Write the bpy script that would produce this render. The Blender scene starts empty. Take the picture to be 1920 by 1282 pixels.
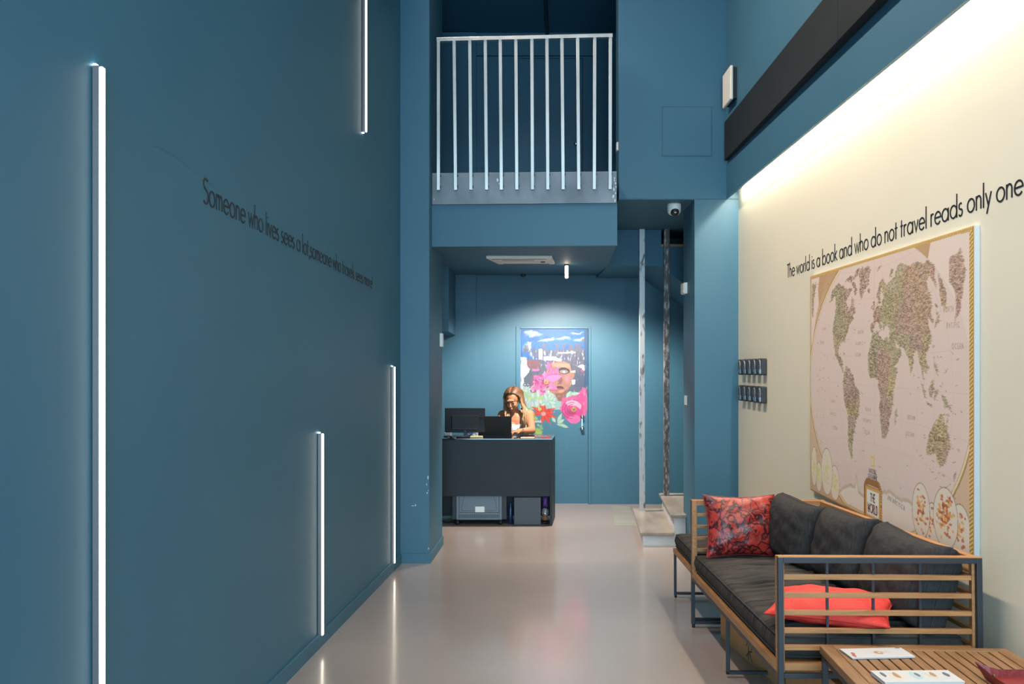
import bpy, bmesh, math, random
import numpy as np
from mathutils import Vector, Matrix, Euler

random.seed(7)
rng = np.random.default_rng(7)
scene = bpy.context.scene
COL = scene.collection
F = 1685.0; CX = 960.0; HY = 695.0; CH = 1.5      # focal length and horizon in photo pixels, eye height
RAMP = 0.025; PY = 7.01                            # the hall floor rises gently towards the entrance

# ------------------------------------------------------------------ camera
cam_d = bpy.data.cameras.new('camera'); cam = bpy.data.objects.new('camera', cam_d); COL.objects.link(cam)
cam.location = (0, 0, CH); cam.rotation_euler = (math.pi/2, 0, 0)
cam_d.sensor_width = 36; cam_d.sensor_fit = 'HORIZONTAL'
cam_d.lens = F/1920*36; cam_d.shift_x = 0; cam_d.shift_y = (HY-641)/1920
cam_d.clip_start = 0.05; cam_d.clip_end = 100
scene.camera = cam

# ------------------------------------------------------------------ colour management, world and large lights
vs = scene.view_settings
vs.view_transform = 'Standard'; vs.look = 'None'; vs.gamma = 1; vs.exposure = 0.0
vs.use_curve_mapping = False
w = bpy.data.worlds.new('world'); scene.world = w; w.use_nodes = True
bg = w.node_tree.nodes['Background']; bg.inputs[0].default_value = (0.60, 0.82, 1.0, 1); bg.inputs[1].default_value = 0.9

def area(name, loc, rot, sx, sy, power, color, spread=180):
    l = bpy.data.lights.new(name, 'AREA'); l.shape = 'RECTANGLE'; l.size = sx; l.size_y = sy
    l.energy = power; l.color = color; l.spread = math.radians(spread)
    o = bpy.data.objects.new(name, l); COL.objects.link(o); o.location = loc; o.rotation_euler = rot
    return o
# daylight through the open street front behind the camera
area('street_daylight', (0.25, -3.4, 1.85), (math.radians(90), 0, 0), 2.6, 3.2, 385, (0.44, 0.77, 1.0))
# second, weaker daylight area high over the entrance
area('upper_daylight', (0.25, -3.4, 4.4), (math.radians(80), 0, 0), 2.6, 1.2, 40, (0.56, 0.82, 1.0))
# two unseen rows of warm light near the ceiling, added to brighten the walls
area('ceiling_fill', (-.55, 4.5, 5.22), (0, math.radians(-40), 0), .12, 5.2, 108, (1.0, .85, .72), 120)
area('ceiling_fill', (1.25, 2.9, 5.24), (0, 0, 0), .12, 6.6, 18, (1.0, .88, .78))
# LED tape in the cove over the pale wall
COVE = area('cove_led', (1.802, 2.72, 2.972), (0, 0, math.radians(-0.33)), 0.03, 8.9, 120, (1.0, 0.90, 0.72))
# lamp over the reception desk, aimed back at the painted door
def spot(name, loc, rx, energy, ang, blend, col, soft=.03):
    l = bpy.data.lights.new(name, 'SPOT'); l.energy = energy; l.color = col; l.spot_size = math.radians(ang); l.spot_blend = blend; l.shadow_soft_size = soft
    o = bpy.data.objects.new(name, l); COL.objects.link(o); o.location = loc; o.rotation_euler = (math.radians(rx), 0, 0)
spot('desk_spot', (0.53, 8.80, 2.385), 38, 66, 100, .4, (1.0, 0.86, 0.74))
spot('desk_downlight', (0.53, 8.75, 2.385), 16, 360, 140, .5, (1.0, .86, .74), .05)
# weak unseen fill added to lift the mezzanine back wall
area('mezzanine_fill', (.1, 8.9, 5.24), (0, 0, 0), .3, .3, 6, (.85, .95, 1.0), 100)

# ------------------------------------------------------------------ helpers: pixels, meshes, materials, tags
def zf(y): return RAMP*max(0.0, PY-y)
def P(px, py, Y): return Vector(((px-CX)*Y/F, Y, CH-(py-HY)*Y/F))
def XL(y): return -1.286+0.0592*y                  # left wall face
def XR(y): return 1.80+0.0057*y                    # right wall face
def YL(px): return 1.286/(0.0592+(CX-px)/F)        # depth where a pixel column meets the left wall
def YR(px): return 1.80/((px-CX)/F-0.0057)

class MB:
    def __init__(s): s.v = []; s.f = []; s.s = []
    def add(s, vs_, fs, smooth=False):
        n = len(s.v); s.v += [tuple(p) for p in vs_]; s.f += [tuple(i+n for i in f) for f in fs]; s.s += [smooth]*len(fs)
        return s
    def box(s, x0, x1, y0, y1, z0, z1):
        return s.add([(x0,y0,z0),(x1,y0,z0),(x1,y1,z0),(x0,y1,z0),(x0,y0,z1),(x1,y0,z1),(x1,y1,z1),(x0,y1,z1)],
                     [(3,2,1,0),(4,5,6,7),(0,1,5,4),(1,2,6,5),(2,3,7,6),(3,0,4,7)])
    def hexa(s, a, b):      # a: four bottom points, b: four top points (both counter-clockwise from above)
        return s.add(list(a)+list(b), [(3,2,1,0),(4,5,6,7),(0,1,5,4),(1,2,6,5),(2,3,7,6),(3,0,4,7)])
    def foot(s, pts, z0, z1):   # vertical prism over a counter-clockwise footprint
        n = len(pts)
        return s.add([(x,y,z0) for x,y in pts]+[(x,y,z1) for x,y in pts],
                     [tuple(range(n-1,-1,-1)), tuple(range(n,2*n))]+[(i,(i+1)%n,n+(i+1)%n,n+i) for i in range(n)])
    def prismY(s, pts, y0, y1):  # outline in x,z extruded along y
        n = len(pts)
        return s.add([(x,y0,z) for x,z in pts]+[(x,y1,z) for x,z in pts],
                     [tuple(range(n)), tuple(range(2*n-1,n-1,-1))]+[(i,n+i,n+(i+1)%n,(i+1)%n) for i in range(n)])
    def beam(s, p, q, w_, h_, up=(0,0,1)):
        p = Vector(p); q = Vector(q); d = (q-p).normalized(); u = Vector(up)
        if abs(d.dot(u)) > .99: u = Vector((0,1,0))
        a = d.cross(u).normalized(); b = a.cross(d).normalized()
        c = [(-1,-1),(1,-1),(1,1),(-1,1)]
        vs_ = [p+a*(i*w_/2)+b*(j*h_/2) for i,j in c]+[q+a*(i*w_/2)+b*(j*h_/2) for i,j in c]
        return s.add(vs_, [(0,1,2,3),(7,6,5,4),(0,4,5,1),(1,5,6,2),(2,6,7,3),(3,7,4,0)])
    def tube(s, pts, r, n=8, closed=False, r2=None, caps=True):
        pts = [Vector(p) for p in pts]; m = len(pts); rings = []
        base = len(s.v); prev = None; vv = []
        for i, p in enumerate(pts):
            if closed: t = pts[(i+1)%m]-pts[i-1]
            else: t = pts[min(i+1,m-1)]-pts[max(i-1,0)]
            t.normalize()
            if prev is None:
                a = t.orthogonal().normalized()
            else:
                a = (prev-t*prev.dot(t)).normalized()
            prev = a; b = t.cross(a)
            rr = r[i] if isinstance(r, (list,tuple)) else (r if r2 is None else r+(r2-r)*i/max(m-1,1))
            vv += [p+(a*math.cos(2*math.pi*k/n)+b*math.sin(2*math.pi*k/n))*rr for k in range(n)]
        fs = []
        for i in range(m if closed else m-1):
            j = (i+1)%m
            for k in range(n): fs.append((i*n+k, i*n+(k+1)%n, j*n+(k+1)%n, j*n+k))
        if not closed and caps: fs += [tuple(range(n-1,-1,-1)), tuple((m-1)*n+k for k in range(n))]
        return s.add(vv, fs, True)
    def lathe(s, prof, cx=0, cy=0, n=24, M=None):   # prof: list of (r,z)
        vv = []
        for r,z in prof:
            for k in range(n):
                a = 2*math.pi*k/n; p = Vector((cx+r*math.cos(a), cy+r*math.sin(a), z))
                vv.append(M@p if M else p)
        fs = []
        for i in range(len(prof)-1):
            for k in range(n): fs.append((i*n+k, i*n+(k+1)%n, (i+1)*n+(k+1)%n, (i+1)*n+k))
        fs += [tuple(range(n-1,-1,-1)), tuple((len(prof)-1)*n+k for k in range(n))]
        return s.add(vv, fs, True)
    def ell(s, c, r, nu=16, nv=12, rot=None):
        c = Vector(c); R = rot.to_matrix() if rot else Matrix.Identity(3)
        vv = []; fs = []
        for j in range(1,nv):
            for i in range(nu):
                th = math.pi*j/nv; ph = 2*math.pi*i/nu
                vv.append(c+R@Vector((r[0]*math.sin(th)*math.cos(ph), r[1]*math.sin(th)*math.sin(ph), r[2]*math.cos(th))))
        for j in range(nv-2):
            for i in range(nu): fs.append((j*nu+i, (j+1)*nu+i, (j+1)*nu+(i+1)%nu, j*nu+(i+1)%nu))
        t = len(vv); vv += [c+R@Vector((0,0,r[2])), c-R@Vector((0,0,r[2]))]
        for i in range(nu):
            fs.append((t, i, (i+1)%nu)); fs.append((t+1, (nv-2)*nu+(i+1)%nu, (nv-2)*nu+i))
        return s.add(vv, fs, True)
    def capsule(s, p, q, r1, r2, n=12):
        p = Vector(p); q = Vector(q)
        s.tube([p, p.lerp(q,.33), p.lerp(q,.66), q], [r1, r1+(r2-r1)*.33, r1+(r2-r1)*.66, r2], n)
        s.ell(p, (r1,)*3, n, 8); s.ell(q, (r2,)*3, n, 8)
        return s

def mesh_obj(name, mb, mat, parent=None, off=(0,0,0), bevel=0, smooth=None):
    me = bpy.data.meshes.new(name)
    o = Vector(off)
    me.from_pydata([tuple(Vector(p)-o) for p in mb.v], [], mb.f)
    sm = mb.s if smooth is None else [smooth]*len(mb.f)
    me.polygons.foreach_set('use_smooth', sm)
    ob = bpy.data.objects.new(name, me); COL.objects.link(ob)
    if mat: me.materials.append(mat)
    if parent is not None: ob.parent = parent
    if bevel:
        b = ob.modifiers.new('bevel', 'BEVEL'); b.width = bevel; b.segments = 2; b.limit_method = 'ANGLE'; b.angle_limit = math.radians(40)
    return ob

NOSPLIT = ('word','vent','number_wheel','body','hair','tank_top','trousers','cover','keyboard','seat_frame_x')
def pieces(mb):
    """splits a mesh builder into its far-apart pieces"""
    n = len(mb.v); par = list(range(n))
    def fd(a):
        while par[a] != a: par[a] = par[par[a]]; a = par[a]
        return a
    for f in mb.f:
        for i in f[1:]: par[fd(i)] = fd(f[0])
    isl = {}
    for i in range(n): isl.setdefault(fd(i), []).append(i)
    ks = list(isl)
    if len(ks) == 1 or len(ks) > 80: return [mb]
    bx = {}
    for k in ks:
        a = np.array([mb.v[i] for i in isl[k]]); bx[k] = (a.min(0)-.002, a.max(0)+.002)
    grp = {k:k for k in ks}
    def g(a):
        while grp[a] != a: a = grp[a]
        return a
    for i,a in enumerate(ks):
        for b in ks[i+1:]:
            if np.all(bx[a][0] <= bx[b][1]) and np.all(bx[b][0] <= bx[a][1]): grp[g(a)] = g(b)
    out = {}
    for k in ks: out.setdefault(g(k), set()).update(isl[k])
    if len(out) == 1: return [mb]
    res = []
    for st in out.values():
        m = MB(); mp = {}
        for i in sorted(st): mp[i] = len(m.v); m.v.append(mb.v[i])
        for f,sm in zip(mb.f, mb.s):
            if f[0] in st: m.f.append(tuple(mp[i] for i in f)); m.s.append(sm)
        res.append(m)
    return res

def tag(o, label=None, cat=None, group=None, kind=None):
    if label: o['label'] = label
    if cat: o['category'] = cat
    if group: o['group'] = group
    if kind: o['kind'] = kind
    return o
class Thing:
    """an Empty at the thing's base; parts are given in world coordinates unless local=True"""
    def __init__(s, name, label, cat, loc=(0,0,0), rot=None, group=None, kind=None, local=False):
        s.o = bpy.data.objects.new(name, None); COL.objects.link(s.o); s.o.empty_display_size = .05
        s.o.location = loc; s.local = local
        if rot: s.o.rotation_euler = rot
        s.loc = Vector(loc)
        tag(s.o, label, cat, group, kind)
    def part(s, name, mb, mat, parent=None, bevel=0, smooth=None, label=None):
        first = None
        for m in ([mb] if name in NOSPLIT else pieces(mb)):
            ob = mesh_obj(name, m, mat, parent or s.o, (0,0,0) if s.local else s.loc, bevel, smooth)
            if label: ob['label'] = label
            first = first or ob
        return first
def struct(name, mb, mat, label=None, bevel=0, cat=None):
    o = mesh_obj(name, mb, mat, None, (0,0,0), bevel); o['kind'] = 'structure'
    if label: o['label'] = label
    if cat: o['category'] = cat
    return o
def single(name, mb, mat, label, cat, loc=None, group=None, bevel=0, smooth=None):
    loc = loc if loc is not None else (0,0,0)
    o = mesh_obj(name, mb, mat, None, loc, bevel, smooth); o.location = loc
    return tag(o, label, cat, group)

def sr(r, g, b):    # sRGB bytes -> linear
    f = lambda c: (c/12.92 if c <= .04045 else ((c+.055)/1.055)**2.4)
    return (f(r/255), f(g/255), f(b/255))
def mat(name, col, rough=.5, metal=0, coat=0, noise=None, bump=0, bscale=60, emit=None, es=0, spec=None, coatr=.05):
    m = bpy.data.materials.new(name); m.use_nodes = True; nt = m.node_tree; b = nt.nodes['Principled BSDF']
    b.inputs['Base Color'].default_value = (*col, 1); b.inputs['Roughness'].default_value = rough
    b.inputs['Metallic'].default_value = metal; b.inputs['Coat Weight'].default_value = coat; b.inputs['Coat Roughness'].default_value = coatr
    if spec is not None: b.inputs['Specular IOR Level'].default_value = spec
    if emit: b.inputs['Emission Color'].default_value = (*emit, 1); b.inputs['Emission Strength'].default_value = es
    if noise or bump:
        tc = nt.nodes.new('ShaderNodeTexCoord')
    if noise:       # (second colour, scale, (sx,sy,sz), contrast low, high)
        c2, sc, st, lo, hi = noise
        mp = nt.nodes.new('ShaderNodeMapping'); mp.inputs['Scale'].default_value = st
        nz = nt.nodes.new('ShaderNodeTexNoise'); nz.inputs['Scale'].default_value = sc; nz.inputs['Detail'].default_value = 6
        cr = nt.nodes.new('ShaderNodeValToRGB'); cr.color_ramp.elements[0].position = lo; cr.color_ramp.elements[1].position = hi
        cr.color_ramp.elements[0].color = (*col, 1); cr.color_ramp.elements[1].color = (*c2, 1)
        nt.links.new(tc.outputs['Object'], mp.inputs[0]); nt.links.new(mp.outputs[0], nz.inputs['Vector'])
        nt.links.new(nz.outputs[0], cr.inputs[0]); nt.links.new(cr.outputs[0], b.inputs['Base Color'])
    if bump:
        nb = nt.nodes.new('ShaderNodeTexNoise'); nb.inputs['Scale'].default_value = bscale; nb.inputs['Detail'].default_value = 3
        bp = nt.nodes.new('ShaderNodeBump'); bp.inputs['Strength'].default_value = bump; bp.inputs['Distance'].default_value = .01
        nt.links.new(tc.outputs['Object'], nb.inputs['Vector']); nt.links.new(nb.outputs[0], bp.inputs['Height']); nt.links.new(bp.outputs[0], b.inputs['Normal'])
    return m

PAINT = (0.034, 0.124, 0.190)
M_paint = mat('teal_wall_paint', PAINT, .5, noise=((0.038,0.131,0.198), 1.6, (1,1,1), .35, .65), bump=.06, bscale=7)
M_soffit = mat('teal_ceiling_paint', PAINT, .6)
M_cream = mat('cream_wall_paint', (0.80, 0.735, 0.57), .6, noise=((0.83,0.765,0.60), 1.2, (1,1,1), .3, .7), bump=.05, bscale=5)
M_floor = mat('epoxy_floor', (0.345,0.285,0.255), .3, coat=.6, noise=((0.385,0.32,0.288), 1.1, (1,1,1), .35, .65), bump=.06, bscale=3.2, coatr=.12)
M_white = mat('white_plastic', (.75,.75,.72), .4)
M_warmwhite = mat('ivory_plastic', (.74,.69,.60), .45)
M_black = mat('matt_black', (.012,.013,.016), .5)
M_blackbeam = mat('black_painted_board', (.010,.015,.018), .7, noise=((.017,.021,.024), 3, (1,.3,1), .4, .7), spec=.2)
M_steel = mat('brushed_steel', (.62,.60,.57), .38, metal=.85, noise=((.45,.43,.41), 9, (1,1,.25), .35, .75))
M_plate = mat('raw_steel_plate', (.20,.215,.235), .45, metal=.6, noise=((.12,.13,.145), 3.2, (1,1,1), .35, .7))
M_scuffed = mat('scuffed_galvanised_steel', (.52,.52,.52), .5, metal=.4, noise=((.12,.11,.10), 30, (1,1,.3), .56, .68))
M_rusty = mat('weathered_brown_steel', (.12,.10,.09), .55, metal=.4, noise=((.42,.40,.38), 38, (1,1,.45), .48, .64))
M_marble = mat('worn_marble', (.23,.195,.155), .3, noise=((.36,.32,.27), 3, (3,.7,1), .35, .7))
M_marble_face = mat('white_marble_face', (.66,.67,.68), .4, noise=((.54,.55,.56), 5, (1,1,1), .4, .7))
M_frame = mat('graphite_steel', (.030,.034,.042), .45, metal=.3)
M_wood = mat('oiled_teak', (.29,.125,.042), .5, noise=((.45,.215,.080), 7, (12,1,12), .3, .72))
M_woodx = mat('oiled_teak_cross', (.31,.128,.042), .5, noise=((.46,.212,.078), 7, (1,12,12), .3, .72))
M_table = mat('weathered_teak_slats', (.17,.080,.032), .5, noise=((.29,.155,.070), 6, (12,1,12), .3, .72))
M_tablex = mat('weathered_teak_cross', (.17,.080,.032), .5, noise=((.29,.155,.070), 6, (1,12,12), .3, .72))
M_cush = mat('charcoal_denim', (.024,.023,.024), .9, noise=((.046,.044,.044), 30, (1,6,1), .3, .7), bump=.25, bscale=350, spec=.2)
M_piping = mat('charcoal_piping', (.028,.027,.028), .9)
M_seatcush = mat('charcoal_seat_denim', (.026,.024,.023), .9, noise=((.066,.060,.054), 7, (.6,6,1), .35, .65), bump=.25, bscale=350, spec=.2)  # streaks: denim slub, with the ripple and crease shading put into the colour
M_desk = mat('black_laminate', (.018,.023,.030), .5, noise=((.023,.028,.036), 4, (1,1,1), .3, .7), spec=.3)
M_glass_top = mat('black_glass_top', (.008,.008,.01), .06, coat=1)
M_led = mat('led_diffuser', (1,1,1), .5, emit=(1.0,.85,.68), es=5.5)
M_ledend = mat('led_end_gap', (1,1,1), .5, emit=(.80,1.0,.98), es=10)
M_alu = mat('anodised_led_profile', (.20,.17,.165), .4, metal=.5)
M_card = mat('brown_cardboard', (.62,.32,.13), .8, noise=((.52,.27,.11), 4, (1,1,1), .4, .7))
M_letter = mat('black_vinyl_letters', (.010,.012,.014), .5)
M_skin = mat('tanned_skin', (.36,.155,.078), .55, spec=.3)
# ------------------------------------------------------------------ the room shell
YF = -3.5; TOP = 5.3; YB = 10.11; XE = 2.7; XW = -1.05
floor = MB()
nseg = [YF, PY, YB+.1]
floor.add([(-1.6,YF,zf(YF)),(XE,YF,zf(YF)),(XE,PY,0),(-1.6,PY,0),(XE,YB+.1,0),(-1.6,YB+.1,0)], [(0,1,2,3),(3,2,4,5)])
floor.add([(-1.6,YF,-.3),(XE,YF,-.3),(XE,YB+.1,-.3),(-1.6,YB+.1,-.3)], [(3,2,1,0)])
struct('floor', floor, M_floor)
struct('ceiling', MB().box(-1.7, XE+.2, YF, YB+.2, TOP, TOP+.15), M_soffit)
# left wall with satin paint
struct('wall_left', MB().foot([(XL(YF)-.2,YF),(XL(YF),YF),(XL(PY),PY),(XL(PY)-.2,PY)], -.2, TOP), M_paint)
struct('baseboard_left', MB().hexa([(XL(YF),YF,-.05),(XL(YF)+.012,YF,-.05),(XL(PY)+.012,PY,-.05),(XL(PY),PY,-.05)],
       [(XL(YF),YF,zf(YF)+.072),(XL(YF)+.012,YF,zf(YF)+.072),(XL(PY)+.012,PY,.072),(XL(PY),PY,.072)]), M_paint, bevel=.002)
# pillar at the end of the left wall
PX0 = XL(PY)-.2; PX1 = (805-CX)*PY/F; PE = 7.76; PX2 = PX1+.042
struct('wall_pillar', MB().foot([(PX0,PY),(PX1,PY),(PX2,PE),(PX0,PE)], -.1, TOP), M_paint, bevel=.003)
struct('baseboard_pillar', MB().foot([(XL(PY)+.001,PY-.012),(PX1+.012,PY-.012),(PX2+.012,PE+.0),(PX2-.01,PE),(PX1-.01,PY),(XL(PY)+.001,PY)], -.02, .075), M_paint, bevel=.002)
struct('wall_alcove_left', MB().foot([(XW-.1,PE),(XW,PE),(XW,YB),(XW-.1,YB)], 0, TOP), M_paint)
# back wall with a hole for each door
D0, D1 = P(975,700,YB).x, P(1103,700,YB).x; DT = P(0,616,YB).z
U0, U1 = P(967,0,YB).x, P(1091,0,YB).x; UT = P(0,111,YB).z; MF = 3.068
bw = MB()
bw.box(XW-.1, D0, YB, YB+.1, 0, TOP).box(D1, XE, YB, YB+.1, 0, TOP).box(D0, D1, YB, YB+.1, DT, TOP)
struct('wall_back', bw, M_paint)
# shallow pilaster to the left of the back wall, both floors
struct('trim_1', MB().box(XW, P(893,0,10.0).x, YB-.05, YB, 0, TOP-.01), M_paint, bevel=.003)
struct('trim_2', MB().box(-.55, .95, YB-.04, YB, P(0,106,YB).z, P(0,94,YB).z), M_paint)
# boxed duct high on the left of the alcove
struct('trim_3', MB().box(XW, P(844,0,9.2).x, 9.0, YB-.05, P(0,621,9.0).z, 2.60), M_paint, bevel=.003)
struct('wall_stair_end', MB().box(XE, XE+.1, 7.3, YB+.1, 0, TOP), M_paint)
# mezzanine slab: sloping soffit, painted fascia
ml = P(810,0,7.16).x; mr = P(1156,0,7.09).x
def soff(y): return 2.487+.0296*(y-7.14)
sl = MB()
a = [(-.66,7.16),(mr,7.09),(.953,8.92),(1.03,YB),(XW,YB),(XW,PE),(PX2,PE),(ml+.001,7.16)]
sl2 = [(PX1+.012,7.16),(mr,7.09),(.953,8.92),(1.035,YB),(XW,YB),(XW,PE),(PX2-.002,PE)]
n = len(sl2)
sl.add([(x,y,soff(y)) for x,y in sl2]+[(x,y,MF-.004) for x,y in sl2], [tuple(range(n-1,-1,-1)), tuple(range(n,2*n))]+[(i,(i+1)%n,n+(i+1)%n,n+i) for i in range(n)])
struct('ceiling_mezzanine', sl, M_soffit)
fas = MB().foot([(ml,7.148),(mr+.004,7.078),(mr+.004,7.092),(ml,7.162)], soff(7.12), 2.82)
struct('trim_4', fas, M_paint)
# wall with the access panel, over the stair opening
WY = 7.31; NZ = 2.897; wx0 = P(1160,0,WY).x
struct('wall_upper_back', MB().foot([(wx0,WY),(1.86,WY),(1.86,WY+.45),(wx0+.03,WY+.45)], NZ, TOP), M_paint, bevel=.003)
struct('ceiling_stair', MB().box(mr+.02, XE, WY+.45, YB, NZ, NZ+.1), M_soffit)
struct('ceiling_stair_front', MB().box(wx0+.001, XE, WY+.004, WY+.46, NZ-.004, NZ+.05), M_soffit)
struct('wall_pier', MB().foot([(1.484,WY),(1.87,WY),(1.87,WY+.53),(1.4956,WY+.53)], 0, NZ-.003), M_paint, bevel=.003)
struct('wall_stair_front', MB().box(1.87, XE, WY, WY+.1, 0, TOP), M_paint)
# beam under the upper flight, its lower edge turning down like the flight behind it
bk = 8.92; q = lambda px,py: (P(px,py,bk).x, P(px,py,bk).z)
hx, hz = q(1240,458)
prof = [q(1139,498.6), q(1231,498.3), q(1242,502.6), q(1277,527.8), q(1345,578), (XE, q(1345,578)[1]), (XE,hz), (hx,hz), (hx,NZ), (q(1139,0)[0],NZ)]
struct('trim_5', MB().prismY(prof, bk, YB), M_soffit)
struct('dark_backing', MB().box(hx, XE, bk+.6, bk+.62, hz, NZ), M_black)  # black sheet put in for the darkness inside the opening
struct('trim_7', MB().box(hx-.008, 1.75, bk-.012, bk+.03, hz-.022, hz), mat('raw_wood_strip', (.30,.22,.15), .7))
# right wall: cream below, dropped teal face above with a lit cove between
struct('wall_right', MB().foot([(XR(YF),YF),(XR(YF)+.2,YF),(XR(WY)+.2,WY),(XR(WY),WY)], -.2, 2.98), M_cream)
XU = lambda y: 1.744+.0057*(y-WY)
up = MB().foot([(XU(YF),YF),(XU(YF)+.02,YF),(XU(WY)+.02,WY),(XU(WY),WY)], 2.9055, TOP)
up.foot([(XU(YF)+.02,YF),(XR(YF)+.2,YF),(XR(WY)+.2,WY),(XU(WY)+.02,WY)], 2.98, TOP)
struct('wall_right_upper', up, M_paint)
# LED tape in the cove
struct('trim_8', MB().foot([(XU(YF)+.045,YF),(XU(YF)+.057,YF),(XU(WY)+.057,WY-.02),(XU(WY)+.045,WY-.02)], 2.9765, 2.98), mat('led_tape', (1,1,1), .5, emit=(1,.93,.76), es=6))
# black board along the upper wall
y0b, y1b = 7.25, -1.9
xb = lambda y: 1.7138+.0149*(y-7.25)
bm_ = MB().foot([(xb(y1b),y1b),(XU(y1b),y1b),(XU(4.3),4.3),(xb(4.3),4.3)], 3.195, 3.505)
tag(single('wall_board', MB().foot([(xb(y1b),y1b),(XU(y1b)+.0,y1b),(XU(4.62),4.62),(xb(4.62),4.62)], 3.195, 3.505).foot(
    [(xb(4.625),4.625),(XU(4.625),4.625),(XU(y0b),y0b),(xb(y0b),y0b)], 3.195, 3.505), M_blackbeam,
    'long matt black board fixed high along the teal right wall', 'wall board', bevel=.003))
# scratches and filler marks on the satin left wall and chips on the edges
def on_left(px, py, out=.0006):
    y = YL(px); p = P(px,py,y); return Vector((XL(y)+out, y, p.z))
# ------------------------------------------------------------------ doors
GR_W, GR_H = 290, 754
def grid_mesh(name, W, H, pos, colors, material, parent, off):
    """pos(u array, v array) -> (n,3); colors (H,W,3) linear"""
    uu, vv = np.meshgrid(np.linspace(0,1,W), np.linspace(0,1,H))
    co = pos(uu.ravel(), vv.ravel()).astype(np.float32)-np.array(off, dtype=np.float32)
    idx = np.arange(W*H).reshape(H,W)
    q4 = np.stack([idx[:-1,:-1], idx[1:,:-1], idx[1:,1:], idx[:-1,1:]], -1).reshape(-1,4)
    me = bpy.data.meshes.new(name)
    me.vertices.add(W*H); me.vertices.foreach_set('co', co.ravel())
    me.loops.add(q4.size); me.loops.foreach_set('vertex_index', q4.ravel().astype(np.int32))
    me.polygons.add(len(q4)); me.polygons.foreach_set('loop_start', np.arange(0,q4.size,4,dtype=np.int32)); me.polygons.foreach_set('loop_total', np.full(len(q4),4,dtype=np.int32))
    me.update(calc_edges=True); me.validate()
    ca = me.color_attributes.new('pigment', 'FLOAT_COLOR', 'POINT')
    rgba = np.ones((W*H,4), dtype=np.float32); rgba[:,:3] = colors.reshape(-1,3)
    ca.data.foreach_set('color', rgba.ravel())
    me.materials.append(material)
    o = bpy.data.objects.new(name, me); COL.objects.link(o)
    if parent is not None: o.parent = parent
    return o
def pigment_mat(name, rough, coat=0):
    m = mat(name, (1,1,1), rough, coat=coat); nt = m.node_tree
    a_ = nt.nodes.new('ShaderNodeAttribute'); a_.attribute_name = 'pigment'
    nt.links.new(a_.outputs['Color'], nt.nodes['Principled BSDF'].inputs['Base Color'])
    return m
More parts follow.
